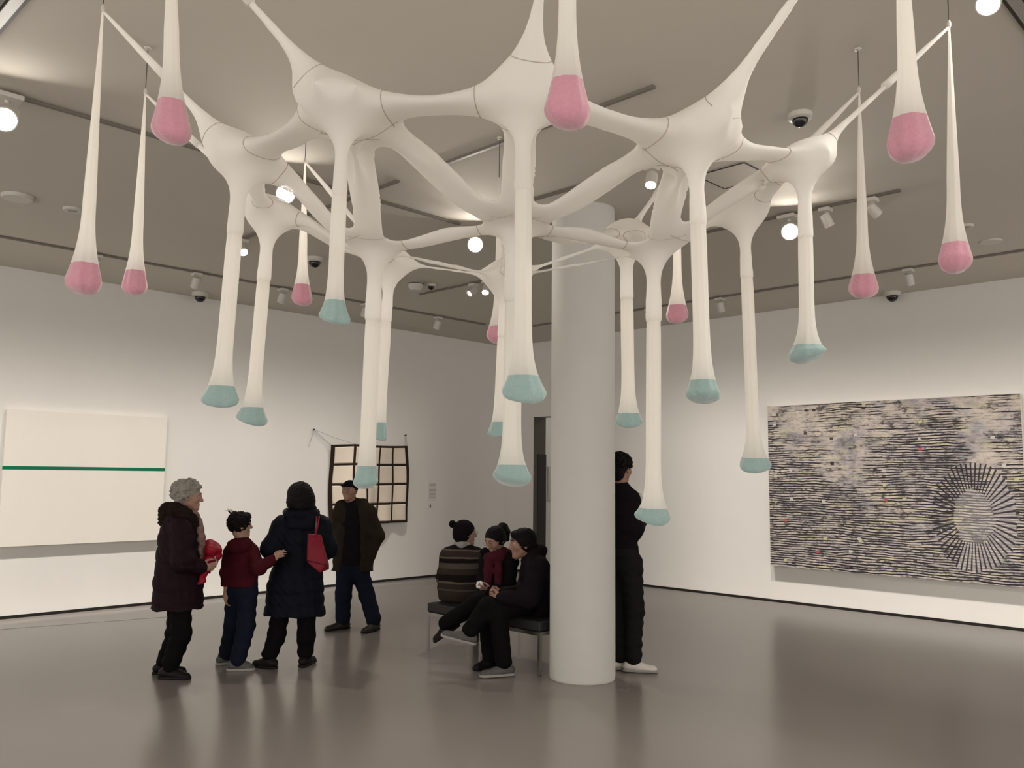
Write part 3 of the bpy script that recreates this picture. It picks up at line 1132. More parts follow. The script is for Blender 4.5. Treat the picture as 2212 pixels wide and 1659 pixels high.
    bp.inputs['Distance'].default_value = 0.004
    L(dark, bp.inputs['Height'])
    L(bp.outputs[0], b.inputs['Normal'])
    return m


s0, s1, z0, z1 = 5.125, 8.20, 0.485, 2.625
t = thing('abstract_painting', 'large black and cream abstract collage painting with torn horizontal lines on the right wall', 'painting', room(0.03, (s0 + s1) / 2, (z0 + z1) / 2))
o = obj('canvas', rbox(0.012, 0.075, s0, s1, z0, z1), [abstract_mat(s1 - s0, z1 - z0), mat('canvas_edge', (0.66, 0.62, 0.54), 0.8)], t)
uv = o.data.uv_layers.new(name='UVMap')
for pl in o.data.polygons:
    nrm = np.array(pl.normal)
    front = nrm @ DL > 0.9
    pl.material_index = 0 if front else 1
    for li in pl.loop_indices:
        p = np.array(o.data.vertices[o.data.loops[li].vertex_index].co) + ORIGIN[t.name] - K
        uv.data[li].uv = ((p @ DR - s0) / (s1 - s0), (p[2] - z0) / (z1 - z0))
obj('batten', rbox(0, 0.012, s0 + .15, s1 - .15, z0 + .15, z1 - .15), M_BLACK, t)

# cloth with a dark grid, hung from two corners and sagging away from the wall
M_CLOTH = mat('unbleached_cloth', (0.80, 0.70, 0.59), 0.9, 0.1, noise=0.03, scale=6, bump=0.08, bscale=200)
M_BAND = mat('brown_black_band', (0.030, 0.020, 0.014), 0.85, 0.1)
q0, q1, z0, z1 = 2.245, 3.70, 0.90, 2.10       # along the wall (q1 is the end nearer the viewer), bottom, top
t = thing('hung_grid_cloth', 'cream cloth with a dark brown grid hung from cords on the left wall', 'textile work', room((q0 + q1) / 2, 0.1, (z0 + z1) / 2))
NU, NV = 84, 72


def cloth_pt(u, v_):
    """u 0..1 from the far end to the near end, v 0..1 upwards"""
    x = q0 + (q1 - q0) * u
    zz = z0 + (z1 - z0) * v_
    fold = 0.78
    if u > fold:                                     # near end turned out from the wall like the side of a box
        du_ = (u - fold) / (1 - fold)
        off = 0.24 - 0.20 * du_
        x = q0 + (q1 - q0) * (fold + (1 - fold) * du_ * (0.92 + 0.08 * v_))
        zz -= 0.03 * du_ * v_
    else:
        off = 0.05 + 0.19 * (u / fold) ** 1.3
    off += 0.030 * math.sin(u * 23 + 0.5) * (1 - v_) ** 1.2 + 0.02 * math.sin(9 * u + 4 * v_)
    sag = 0.02 * math.sin(PI * u) * v_
    return room(x + 0.012 * math.sin(v_ * 7 + u * 5), max(off, 0.02), zz - sag)


Vc = [cloth_pt(i / NU, j / NV) for j in range(NV + 1) for i in range(NU + 1)]
Fc = [[j * (NU + 1) + i, j * (NU + 1) + i + 1, (j + 1) * (NU + 1) + i + 1, (j + 1) * (NU + 1) + i] for j in range(NV) for i in range(NU)]
bw = 0.046
ucols = [0.0, 0.215, 0.43, 0.62, 0.785, 1.0]


def is_band(u, v_):
    du = min(abs(u - c) for c in ucols) * (q1 - q0)
    dv = min(abs(v_ - c) for c in (0, .25, .5, .75, 1.0)) * (z1 - z0)
    return du < bw / 2 + (bw / 2 if u < .03 or u > .97 else 0) or dv < bw / 2 + (bw / 2 if v_ < .03 or v_ > .97 else 0)


fb = [f for k, f in enumerate(Fc) if is_band((k % NU + .5) / NU, (k // NU + .5) / NV)]
fc = [f for k, f in enumerate(Fc) if not is_band((k % NU + .5) / NU, (k // NU + .5) / NV)]


def sub(Vs, Fs):
    ix = sorted({i for f in Fs for i in f})
    mp = {i: k for k, i in enumerate(ix)}
    return [Vs[i] for i in ix], [[mp[i] for i in f] for f in Fs]


for nm, ff, mm in (('grid_bands', fb, M_BAND), ('cloth', fc, M_CLOTH)):
    o = obj(nm, sub(Vc, ff), mm, t, smooth=True)
    md = o.modifiers.new('thickness', 'SOLIDIFY')
    md.thickness = 0.004
for (x, y), u in (((676, 928), 1.0), ((874, 940), 0.0)):
    tn, zn = on_wall('L', x, y)
    nail = room(tn, 0.0, zn)
    obj('nail', lathe(nail, DR, [(0.006, 0), (0.006, 0.03), (0.014, 0.032), (0.012, 0.038)], 12), M_SLOT, t)
    tip = nail + DR * 0.03
    obj('cord', tube([tip, (tip + cloth_pt(u, 1.0)) / 2 - UP * 0.01, cloth_pt(u, 1.0)], 0.003, 6), M_GREYP, t)
    if u > 0.5:
        obj('cord', tube([tip, (tip + cloth_pt(0.785, 1.0)) / 2 - UP * 0.015, cloth_pt(0.785, 1.0)], 0.003, 6), M_GREYP, t)
        obj('loose_end', tube([tip, tip - UP * 0.10 + DL * 0.03, tip - UP * 0.24 + DL * 0.075], 0.004, 6), M_GREYP, t)
    else:
        obj('loose_end', tube([tip, tip - UP * 0.15 - DL * 0.005, tip - UP * 0.33 - DL * 0.02], 0.004, 6), M_GREYP, t)
# ------------------------------------------------------------------ people
M_SKIN = mat('skin', (0.30, 0.165, 0.12), 0.6, 0.3, noise=0.06, scale=25)
M_SKIN2 = mat('skin_fair', (0.34, 0.20, 0.148), 0.6, 0.3, noise=0.06, scale=25)
M_EYEW = mat('eye_white', (0.55, 0.50, 0.46), 0.3)
M_IRIS = mat('iris_brown', (0.02, 0.012, 0.01), 0.25)
M_HAIRB = mat('black_hair', (0.006, 0.005, 0.005), 0.6, 0.10, noise=0.5, scale=60, bump=0.5, bscale=120)
M_HAIRG = mat('grey_hair', (0.27, 0.25, 0.22), 0.8, 0.2, noise=0.35, scale=45, bump=0.8, bscale=70)
M_FUR = mat('dark_fur', (0.016, 0.010, 0.008), 0.95, 0.1, noise=0.5, scale=60, bump=0.8, bscale=90)
M_PLUM = mat('plum_quilted_cloth', (0.014, 0.006, 0.009), 0.7, 0.08, noise=0.25, scale=12, bump=0.3, bscale=30)
M_NAVY = mat('navy_quilted_cloth', (0.004, 0.0045, 0.009), 0.62, 0.08, noise=0.25, scale=12, bump=0.3, bscale=30)
M_BLACKT = mat('black_trousers', (0.004, 0.0035, 0.004), 0.85, 0.08, noise=0.2, scale=30, bump=0.3, bscale=18)
M_JEANS = mat('blue_jeans', (0.007, 0.010, 0.020), 0.85, 0.10, noise=0.3, scale=25, bump=0.3, bscale=20)
M_GREYT = mat('charcoal_trousers', (0.011, 0.010, 0.011), 0.85, 0.08, noise=0.2, scale=25, bump=0.3, bscale=18)
M_HOOD = mat('dark_red_fleece', (0.050, 0.005, 0.010), 0.9, 0.1, noise=0.2, scale=25, bump=0.3, bscale=22)
M_REDN = mat('bright_red_nylon', (0.25, 0.004, 0.016), 0.5, 0.25, noise=0.15, scale=10, bump=0.5, bscale=16)
M_TOTE = mat('red_leather', (0.17, 0.006, 0.018), 0.5, 0.2, noise=0.12, scale=14, bump=0.2, bscale=40)
M_OLIVE = mat('olive_brown_jacket', (0.022, 0.016, 0.012), 0.8, 0.08, noise=0.25, scale=18, bump=0.3, bscale=20)
M_KNITB = mat('black_knit', (0.008, 0.006, 0.008), 0.9, 0.08, noise=0.3, scale=40, bump=0.3, bscale=60)
M_SCARF = mat('burgundy_scarf', (0.055, 0.009, 0.015), 0.9, 0.1, noise=0.25, scale=25, bump=0.4, bscale=25)
M_PATT = mat('patterned_scarf', (0.20, 0.13, 0.11), 0.9, 0.1, noise=0.9, scale=50, bump=0.3)
M_LEATHER = mat('black_leather', (0.012, 0.010, 0.010), 0.4, 0.08, noise=0.2, scale=30)
M_SOLEW = mat('pale_rubber', (0.30, 0.285, 0.265), 0.7)
M_SNEAK = mat('grey_sneaker', (0.10, 0.095, 0.092), 0.8, 0.2, noise=0.25, scale=40, bump=0.3, bscale=60)
M_WHSHOE = mat('white_sneaker', (0.66, 0.62, 0.58), 0.7, 0.2, noise=0.08, scale=40)
M_BROWNSH = mat('brown_shoe_leather', (0.018, 0.012, 0.009), 0.5, 0.35)
M_TISSUE = mat('white_tissue', (0.80, 0.77, 0.73), 0.8)
M_GLASSF = mat('thin_metal_rim', (0.22, 0.20, 0.18), 0.35, 0.5, metal=0.8)


def striped_knit():
    m = mat('striped_knit', (0.02, 0.02, 0.02), 0.95, 0.1, bump=0.4, bscale=150)
    nt = m.node_tree
    tc = nt.nodes.new('ShaderNodeTexCoord')
    sp = nt.nodes.new('ShaderNodeSeparateXYZ')
    nt.links.new(tc.outputs['Object'], sp.inputs[0])
    wv = nt.nodes.new('ShaderNodeTexNoise')
    wv.inputs['Scale'].default_value = 5
    nt.links.new(tc.outputs['Object'], wv.inputs['Vector'])
    ad = nt.nodes.new('ShaderNodeMath')
    ad.operation = 'MULTIPLY_ADD'
    ad.inputs[1].default_value = 0.03
    nt.links.new(wv.outputs['Fac'], ad.inputs[0])
    nt.links.new(sp.outputs[2], ad.inputs[2])
    mr = nt.nodes.new('ShaderNodeMapRange')
    mr.inputs[1].default_value, mr.inputs[2].default_value = 0.025, 0.655
    nt.links.new(ad.outputs[0], mr.inputs[0])
    rp = nt.nodes.new('ShaderNodeValToRGB')
    rp.color_ramp.interpolation = 'CONSTANT'
    dk, br, ta, gy = (0.012, 0.009, 0.009), (0.042, 0.030, 0.024), (0.125, 0.100, 0.078), (0.085, 0.070, 0.058)
    st = [(0.0, br), (0.15, gy), (0.175, br), (0.255, ta), (0.285, dk), (0.385, br), (0.475, gy), (0.555, dk), (0.625, ta), (0.65, br), (0.735, ta), (0.76, dk)]
    e = rp.color_ramp.elements
    while len(e) < len(st):
        e.new(0.5)
    for i, (p_, c) in enumerate(st):
        e[i].position, e[i].color = p_, (*c, 1)
    nt.links.new(mr.outputs[0], rp.inputs[0])
    nt.links.new(rp.outputs[0], nt.nodes['Principled BSDF'].inputs['Base Color'])
    return m


M_STRIPE = striped_knit()


def c5(u, v_):
    return 300 + 0.3256 * u, 960 + 0.3256 * v_


def c6(u, v_):
    return 860 + 0.3859 * u, 860 + 0.3859 * v_


def c8(u, v_):
    return 900 + 0.2532 * u, 1080 + 0.2532 * v_


def unit(d):
    d = np.array(d, float)
    return d / np.linalg.norm(d)


class Head:
    def __init__(self, c, f, up=(0, 0, 1), s=1.0):
        self.c, self.s = np.array(c, float), s
        self.f = unit(f)
        self.r = unit(np.cross(self.f, np.array(up, float)))
        self.u = np.cross(self.r, self.f)
        self.A = np.array([self.r, self.f, self.u])

    def p(self, x, y, z):
        return self.c + self.s * (x * self.r + y * self.f + z * self.u)

    def ball(self, F, c, r, k=0.02, op='+'):
        s = self.s
        F.ball(self.p(*c), [q * s for q in r] if hasattr(r, '__len__') else r * s, k * s, op, self.A)

    def cone(self, F, a, b, ra, rb, k=0.02, op='+'):
        F.cone(self.p(*a), self.p(*b), ra * self.s, rb * self.s, k * self.s, op)

    def skull(self, F):
        self.ball(F, (0, -.012, .030), (.074, .092, .084), .03)
        self.cone(F, (0, .028, .0), (0, .046, -.072), .062, .036, .04)
        self.cone(F, (-.03, .02, -.05), (0, .058, -.088), .030, .022, .02)
        self.cone(F, (.03, .02, -.05), (0, .058, -.088), .030, .022, .02)
        for sx in (-1, 1):
            self.ball(F, (sx * .036, .058, -.018), (.026, .024, .022), .02)
            self.cone(F, (sx * .014, .084, .036), (sx * .046, .070, .034), .010, .009, .012)
            self.ball(F, (sx * .031, .096, .014), (.016, .016, .011), .010, '-')
            self.ball(F, (sx * .075, -.008, .000), (.010, .021, .032), .008)
            self.ball(F, (sx * .081, -.002, .002), (.006, .010, .018), .005, '-')
            self.ball(F, (sx * .012, .098, -.024), (.009, .010, .008), .008)
        self.cone(F, (0, .086, .026), (0, .108, -.020), .009, .0125, .012)
        self.cone(F, (-.018, .083, -.050), (.018, .083, -.050), .0075, .0075, .008)
        self.cone(F, (-.015, .083, -.063), (.015, .083, -.063), .0080, .0080, .008)
        self.cone(F, (-.022, .095, -.0565), (.022, .095, -.0565), .0035, .0035, .004, '-')
        self.ball(F, (0, .072, -.090), (.020, .017, .015), .015)

    def eyes(self, root, brow):
        for sx in (-1, 1):
            c = self.p(sx * .031, .0765, .014)
            V, Fc = lathe(c, self.f, [(.0115 * self.s * math.sin(a), -.0115 * self.s * math.cos(a)) for a in np.linspace(0.05, PI - 0.05, 12)], 16)
            e = obj('eye', (V, Fc), [M_EYEW, M_IRIS], root, smooth=True)
            for q in e.data.polygons:
                if np.array(q.normal) @ self.f > 0.86:
                    q.material_index = 1
            obj('eyebrow', tube([self.p(sx * .014, .0955, .038), self.p(sx * .031, .089, .043), self.p(sx * .050, .074, .037)], [.0032 * self.s, .0038 * self.s, .002 * self.s], 8), brow, root)


def hand(F, w, d, n, t, s=1.0, curl=0.5, spread=1.0):
    """w wrist, d towards the fingers, n out of the palm, t towards the thumb"""
    d, n, t = unit(d), unit(n), unit(t)
    A = np.array([t, d, n])

    def q(x, y, z):
        return w + s * (x * t + y * d + z * n)

    F.ball(q(0, .048, 0), [.041 * s, .050 * s, .017 * s], .015, '+', A)
    F.cone(q(0, -.01, 0), q(0, .03, 0), .026 * s, .028 * s, .02)
    for x, L, i in ((.029, .070, 0), (.010, .079, 1), (-.010, .073, 2), (-.028, .057, 3)):
        p0 = q(x, .085 - abs(i - 1) * .004, .002)
        ang = 0.25 + curl * 0.5
        dr = d + t * x * 3.0 * spread
        for seg, (fr, ra) in enumerate(((.45, .0092), (.31, .0083), (.24, .0074))):
            dd = unit(dr) * math.cos(ang) + n * math.sin(ang)
            p1 = p0 + dd * L * fr * s
            F.cone(p0, p1, ra * s, (ra - .0008) * s, .006)
            p0 = p1
            ang += curl * (0.85 + 0.1 * i)
    p0 = q(.026, .022, .006)
    p1 = q(.054, .050, .012)
    p2 = q(.060, .078, .020 + .012 * curl)
    p3 = q(.054 - .01 * curl, .100, .026 + .02 * curl)
    F.cone(p0, p1, .0135 * s, .0115 * s, .012).cone(p1, p2, .0105 * s, .0095 * s, .006).cone(p2, p3, .0092 * s, .0078 * s, .006)


def body(root, J, s=1.0, vox=0.0056, skin=None, facing=(0, 1, 0), brow=None):
    """the whole figure as one continuous skin: torso, neck, head, limbs, hands and feet"""
    F = Field()
    lat = unit(J['shR'] - J['shL'])
    upv = unit(J['neck'] - J['hip'])
    fw = unit(np.cross(upv, lat))
    A = (np.array([lat, fw, np.cross(lat, fw)]), np.array([1.0, 0.66, 1.0]))
    F.cone(J['hip'], J['waist'], .140 * s, .115 * s, .05, '+', A)
    F.cone(J['waist'], J['chest'], .115 * s, .135 * s, .05, '+', A)
    F.cone(J['shL'], J['shR'], .052 * s, .052 * s, .05)
    F.cone(J['chest'], J['neck'], .11 * s, .055 * s, .04, '+', A)
    h = J['H']
    F.cone(J['neck'], h.p(0, -.022, -.055), .052 * s, .050 * h.s, .03)
    h.skull(F)
    for S in 'LR':
        F.cone(J['sh' + S], J['el' + S], .047 * s, .038 * s, .03)
        F.cone(J['el' + S], J['wr' + S], .039 * s, .026 * s, .02)
        F.cone(J['hp' + S], J['kn' + S], .083 * s, .053 * s, .04)
        F.cone(J['kn' + S], J['an' + S], .052 * s, .036 * s, .02)
        hd = J.get('hand' + S)
        if hd is None:
            d = unit(J['wr' + S] - J['el' + S])
            n = unit(np.cross(d, fw) * (1 if S == 'L' else -1) + 1e-6)
            hd = (d, n, np.cross(n, d) * (1 if S == 'L' else -1), 0.45)
        hand(F, J['wr' + S], hd[0], hd[1], hd[2], s, hd[3])
        fd = J['ft' + S]
        a = J['an' + S]
        F.cone(a, a - J['fu' + S] * .045 * s + fd * .02 * s, .034 * s, .030 * s, .02)
        F.cone(a - J['fu' + S] * .050 * s - fd * .03 * s, a - J['fu' + S] * .058 * s + fd * .14 * s, .028 * s, .022 * s, .03)
    o = obj('body', F.mesh(vox, 1), skin or M_SKIN, root, smooth=True)
    h.eyes(root, brow or M_HAIRB)
    return o


def floor_clip(z):
    def w(v):
        v = v.copy()
        v[:, 2] = np.maximum(v[:, 2], z)
        return v
    return w


def quilt(axis_pts, period, amp, hem=None, lo=-9, hi=9):
    """puffed rows between stitched seams, and an even hem"""
    P = np.array(axis_pts)
    ordr = np.argsort(P[:, 2])

    def w(v):
        v = v.copy()
        cx = np.interp(v[:, 2], P[ordr, 2], P[ordr, 0])
        cy = np.interp(v[:, 2], P[ordr, 2], P[ordr, 1])
        d = v[:, :2] - np.stack([cx, cy], 1)
        L = np.maximum(np.linalg.norm(d, axis=1), 1e-6)
        ph = np.abs(np.sin(PI * v[:, 2] / period + 0.25 * np.sin(np.arctan2(d[:, 1], d[:, 0]) * 3)))
        k = ((v[:, 2] > lo) & (v[:, 2] < hi)) * 1.0
        wr = 0.004 * np.sin(v[:, 0] * 70 + v[:, 2] * 45) * np.sin(v[:, 1] * 60 - v[:, 2] * 38)
        v[:, :2] += d / L[:, None] * (amp * (ph ** 0.5 - 0.7) * k + wr)[:, None]
        if hem is not None:
            v[:, 2] = np.maximum(v[:, 2], hem + 0.006 * np.sin(np.arctan2(d[:, 1], d[:, 0]) * 7))
        return v
    return w


def wrinkle(amp=0.004, fx=55, fz=40, hem=None):
    def w(v):
        v = v.copy()
        n = np.sin(v[:, 0] * fx + v[:, 2] * fz) * np.sin(v[:, 1] * fx * .8 - v[:, 2] * fz * .7) + 0.5 * np.sin(v[:, 2] * fz * 1.7 + v[:, 0] * 20)
        v[:, 0] += amp * n
        v[:, 1] += amp * 0.8 * np.sin(v[:, 2] * fz * 1.2 + v[:, 1] * fx * .5)
        if hem is not None:
            v[:, 2] = np.maximum(v[:, 2], hem)
        return v
    return w


def trousers(root, J, r, m, s=1.0, seat=True, name='trousers', hem=0.03, ss=1.0):
    F = Field()
    lat = unit(J['shR'] - J['shL'])
    if seat:
        upv = unit(J['waist'] - J['hip'])
        fw = unit(np.cross(upv, lat))
        A = (np.array([lat, fw, np.cross(lat, fw)]), np.array([1.0, .72, 1.0]))
        F.cone(J['hip'] + upv * .06, J['hip'] - upv * .01, .155 * ss, .150 * ss, .05, '+', A)
    for S in 'LR':
        e = J['an' + S] + unit(J['kn' + S] - J['an' + S]) * hem
        F.cone(J['hp' + S], J['kn' + S], r[0] * s, r[1] * s, .05)
        F.cone(J['kn' + S], e, r[1] * s, r[2] * s, .03)
    return obj(name, F.mesh(0.009, 1, wrinkle(0.0045, 38, 42)), m, root, smooth=True)


def shoe(root, a, d, u, m, ms, L=0.27, h=0.085, wide=0.042, s=1.0, sole=0.022):
    """a ankle; d towards the toe; u away from the sole"""
    d = unit(d)
    u = unit(np.array(u, float) - d * (np.array(u) @ d))
    lat = np.cross(d, u)
    base = a - u * h
    A = (np.array([lat, d, u]), np.array([1.0, 1.0, 0.86]))

    def q(x, y, z):
        return base + s * (lat * x + d * y + u * z)

    def clip(lo, hi=None):
        def w(v):
            v = v.copy()
            t = (v - base) @ u
            v += u * np.maximum(lo - t, 0)[:, None]
            if hi is not None:
                v += u * np.minimum(hi - t, 0)[:, None]
            return v
        return w
    F = Field()
    F.cone(q(0, -.055, .045), q(0, .03, .045), wide * .86, wide * .92, .02, '+', A)
    F.cone(q(0, .03, .040), q(.004, L - .115, .022), wide * .95, wide * .92, .03, '+', A)
    F.cone(q(0, -.03, .06), q(0, -.01, h + .012), wide * .88, wide * .86, .03)
    F.cone(q(0, .01, .065), q(0, .075, .045), .026, .022, .03)
    o = obj('shoe', F.mesh(0.007, 1, clip(sole * 0.6)), m, root, smooth=True)
    G = Field()
    G.cone(q(0, -.055, .012), q(0, .03, .012), wide * .93, wide * .97, .01)
    G.cone(q(0, .03, .012), q(.004, L - .112, .012), wide * .97, wide * 1.0, .02)
    obj('sole', G.mesh(0.007, 1, clip(0.0008, sole)), ms, o, smooth=True)
    # laces / tongue ridge
    if m in (M_SNEAK, M_WHSHOE):
        for i in range(4):
            y = .035 + i * .022
            z = .086 - i * .0085
            obj('lace', tube([q(-.022, y, z - .010), q(0, y + .004, z + .001), q(.022, y, z - .010)], .0028, 6), M_SOLEW, o)
    return o


def sleeve(F, J, S, r, k=0.03):
    F.cone(J['sh' + S], J['el' + S], r[0], r[1], k)
    F.cone(J['el' + S], J['wr' + S], r[1], r[2], k)


def hair_shell(h, grow=0.014, face=(0, .118, -.055), fr=.098, extra=(), rough=0.006, vox=0.0065, low=-.07, seed=1):
    F = Field()
    h.ball(F, (0, -.014, .032), (.074 + grow, .092 + grow, .084 + grow), .02)
    for c, r, k in extra:
        h.ball(F, c, r, k)
    h.ball(F, face, fr, .012, '-')
    h.ball(F, (0, .02, low - .09), (.075, .11, .075), .02, '-')

    rnd = np.random.RandomState(seed)
    ph = rnd.uniform(0, 6, 6)

    def w(v):
        v = v.copy()
        d = v - h.c
        L = np.linalg.norm(d, axis=1)[:, None]
        n = np.sin(d[:, 0] * 160 + ph[0] + 3 * np.sin(d[:, 2] * 70 + ph[1])) * np.sin(d[:, 1] * 150 + ph[2]) + 0.6 * np.sin(d[:, 2] * 230 + ph[3] + 2 * np.sin(d[:, 0] * 90))
        return v + d / L * (rough * n)[:, None]
    return F.mesh(vox, 1, w)


def mk(conv, Y0):
    def P(u, v_, dy=0.0):
        x, y = conv(u, v_)
        return at_y(x, y, Y0 + dy)
    return P


def standing_feet(J, dl, dr):
    J['ftL'], J['ftR'] = unit(dl), unit(dr)
    J['fuL'] = J['fuR'] = np.array([0, 0, 1.0])


# ---- elderly woman in the plum coat
P = mk(c5, 7.22)
J = dict(neck=P(300, 480), chest=P(285, 590), waist=P(285, 770), hip=P(282, 950),
         shR=P(280, 545, -.16), elR=P(288, 775, -.23), wrR=P(405, 812, -.12), shL=P(285, 540, .16), elL=P(300, 770, .22), wrL=P(410, 790, .10),
         hpR=P(280, 1010, -.085), knR=P(280, 1255, -.085), anR=P(205, 1482, -.085), hpL=P(270, 1010, .085), knL=P(248, 1255, .085), anL=P(168, 1470, .085))
J['anR'][2] = J['anL'][2] = 0.085
standing_feet(J, (1, .25, 0), (1, -.05, 0))
J['H'] = Head(P(334, 352), (.96, .22, -.06), s=0.97)
J['handR'] = (unit((.9, .3, -.05)), np.array([0, .9, .3]), np.array([.1, -.2, 1.0]), .6)
J['handL'] = (unit((.9, -.2, .05)), np.array([0, -.9, .3]), np.array([.1, .2, 1.0]), .6)
gran = thing('person', 'elderly person with curly grey hair in a long dark plum coat, holding a red bundle', 'person', (J['anR'] + J['anL']) / 2 * [1, 1, 0])
body(gran, J, 0.93, skin=M_SKIN2, brow=M_HAIRG)
F = Field()
ax = [P(280, 520), P(283, 610), P(280, 750), P(264, 900), P(258, 1085)]
FRG = (np.eye(3), np.array([1.0, 1.15, 1.0]))
F.chain(ax, [.135, .165, .180, .180, .198], .05, FRG)
sleeve(F, J, 'R', (.082, .078, .060), .04)
sleeve(F, J, 'L', (.082, .078, .060), .04)
hem = P(250, 1082)[2]
obj('coat', F.mesh(0.009, 2, quilt(ax, .115, .010, hem)), M_PLUM, gran, smooth=True)
F = Field()
for u, v_, dy, r in ((172, 440, 0, .05), (165, 490, 0, .045), (165, 520, -.05, .04), (190, 425, -.07, .055), (190, 425, .07, .055), (245, 430, -.11, .06), (245, 430, .11, .06), (300, 455, -.12, .055), (300, 455, .12, .055),
                     (345, 490, -.10, .05), (345, 490, .10, .05), (368, 530, -.07, .04), (368, 530, .07, .04), (230, 450, 0, .07)):
    F.ball(P(u, v_, dy), r, .04)
obj('fur_hood', F.mesh(0.009, 1, wrinkle(0.006, 150, 120)), M_FUR, gran, smooth=True)
F = Field()
F.chain([P(378, 478), P(402, 540, -.02), P(414, 620, -.03), P(420, 700, -.03), P(424, 770, -.03)], [.035, .034, .036, .036, .03], .02, (np.eye(3), np.array([.8, 1.5, 1.0])))
F.chain([P(378, 478, -.06), P(360, 465, -.07), P(320, 470, -.06)], [.03, .035, .04], .03)
obj('scarf', F.mesh(0.008, 1, wrinkle(0.005, 90, 60)), M_PATT, gran, smooth=True)
h = J['H']
F = Field()
rnd = np.random.RandomState(5)
h.ball(F, (0, -.028, .050), (.096, .108, .094), .02)
h.ball(F, (0, -.07, -.02), (.075, .05, .06), .03)
for i in range(150):
    a, b = rnd.uniform(0, 2 * PI), math.acos(rnd.uniform(-0.55, 1))
    d = np.array([math.sin(b) * math.cos(a), math.sin(b) * math.sin(a), math.cos(b)])
    if d[1] > 0.25 and d[2] < 0.42:
        continue
    h.ball(F, (d[0] * .102, d[1] * .120 - .028, d[2] * .104 + .048), rnd.uniform(.012, .021), .008)
h.ball(F, (0, .118, -.050), .088, .012, '-')
obj('hair', F.mesh(0.006, 1, wrinkle(0.003, 300, 260)), M_HAIRG, gran, smooth=True)
trousers(gran, J, (.086, .080, .070), M_BLACKT, 1.0, ss=.9)
for S in 'LR':
    shoe(gran, J['an' + S], J['ft' + S], UP, M_LEATHER, M_LEATHER, .25)
# the red bundle she carries
F = Field()
for u, v_, dy, r in ((466, 665, 0, .046), (502, 688, 0, .052), (470, 725, -.02, .052), (506, 735, 0, .048), (478, 755, .05, .044), (478, 700, -.08, .046), (478, 700, .08, .046), (530, 720, 0, .022)):
    F.ball(P(u, v_, dy), r, .04)
F.cone(P(465, 770, -.02), P(472, 850, -.02), .034, .010, .03).cone(P(455, 780, -.06), P(420, 900, -.06), .036, .024, .03).cone(P(522, 720), P(525, 785), .026, .008, .02)
F.cone(P(420, 900, -.06), P(402, 918, -.07), .024, .020, .02)
bun = thing('folded_jacket', 'bright red folded jacket held by the grey haired person in plum', 'jacket', P(470, 740))
obj('shell', F.mesh(0.008, 2, wrinkle(0.006, 40, 50)), M_REDN, bun, smooth=True)
obj('drawstring', tube([P(500, 748, -.05), P(512, 765, -.055), P(520, 775, -.05)], .005, 8), M_SOLEW, bun)
obj('zip_pull', lathe(P(502, 748, -.058), (0, -1, 0), [(.011, 0), (.012, .004), (.004, .006)], 12), M_SOLEW, bun)

# ---- boy
P = mk(c5, 7.51)
J = dict(neck=P(693, 640), chest=P(680, 735), waist=P(680, 850), hip=P(682, 945),
         shR=P(748, 712, -.02), elR=P(798, 822, -.16), wrR=P(886, 764, -.17), shL=P(606, 712, .03), elL=P(580, 850, -.03), wrL=P(580, 990, -.02),
         hpR=P(722, 965, -.02), knR=P(712, 1200, -.04), anR=P(655, 1445, -.06), hpL=P(640, 965, .04), knL=P(625, 1195, .08), anL=P(578, 1405, .18))
J['anR'][2] = J['anL'][2] = 0.075
standing_feet(J, (.75, .65, 0), (.93, .2, 0))
J['H'] = Head(P(672, 540), (.80, .58, .02), s=0.92)
J['handR'] = (unit((.72, .05, .55)), unit((.5, .75, -.3)), unit((-.4, .4, .75)), .30)
boy = thing('person', 'young child with black hair in a dark red hooded top and blue jeans', 'person', (J['anR'] + J['anL']) / 2 * [1, 1, 0])
body(boy, J, 0.78, skin=M_SKIN2)
F = Field()
ax = [P(680, 690), P(682, 800), P(684, 925)]
lat = unit(J['shR'] - J['shL'])
FRB = (np.array([lat, unit(np.cross(UP, lat)), np.cross(lat, unit(np.cross(UP, lat)))]), np.array([1.0, .78, 1.0]))
F.chain(ax, [.112, .138, .142], .05, FRB)
F.cone(J['shL'], J['shR'], .050, .050, .05)
F.chain([J['shR'], J['elR'], J['wrR']], [.058, .056, .042], .03)
F.chain([J['shL'], J['elL'], J['wrL']], [.056, .050, .044], .03)
obj('hooded_top', F.mesh(0.008, 2, wrinkle(0.005, 45, 40, P(680, 938)[2])), M_HOOD, boy, smooth=True)
F = Field()
F.chain([P(745, 668, -.02), P(690, 668, -.085), P(630, 672, -.075), P(610, 690, .0)], [.030, .048, .050, .036], .03)
F.ball(P(655, 690, -.085), [.085, .04, .05], .03)
obj('hood', F.mesh(0.008, 2, wrinkle(0.003, 60, 60)), M_HOOD, boy, smooth=True)
obj('hair', hair_shell(J['H'], .018, (.0, .122, -.055), .088, [((0, .045, .085), (.068, .055, .034), .02), ((0, -.05, .10), (.05, .04, .03), .02)], .006, seed=3), M_HAIRB, boy, smooth=True)
rnd = np.random.RandomState(11)
for i in range(6):
    b0 = J['H'].p(rnd.uniform(-.03, .03), -.06 + rnd.uniform(-.03, .03), .115)
    e0 = b0 + np.array([rnd.uniform(-.05, -.01) - .01 * i / 3, rnd.uniform(-.02, .02), rnd.uniform(.025, .05)])
    obj('hair_tuft', tube([b0, (b0 + e0) / 2 + np.array([-.004, 0, .010]), e0], [.0035, .0022, .0006], 6), M_HAIRB, boy, smooth=True)
trousers(boy, J, (.082, .074, .066), M_JEANS, 1.0, hem=.02, ss=.80)
shoe(boy, J['anR'], J['ftR'], UP, M_SNEAK, M_SOLEW, .22, .075, .038)
shoe(boy, J['anL'], J['ftL'], UP, M_SNEAK, M_SOLEW, .22, .075, .038)

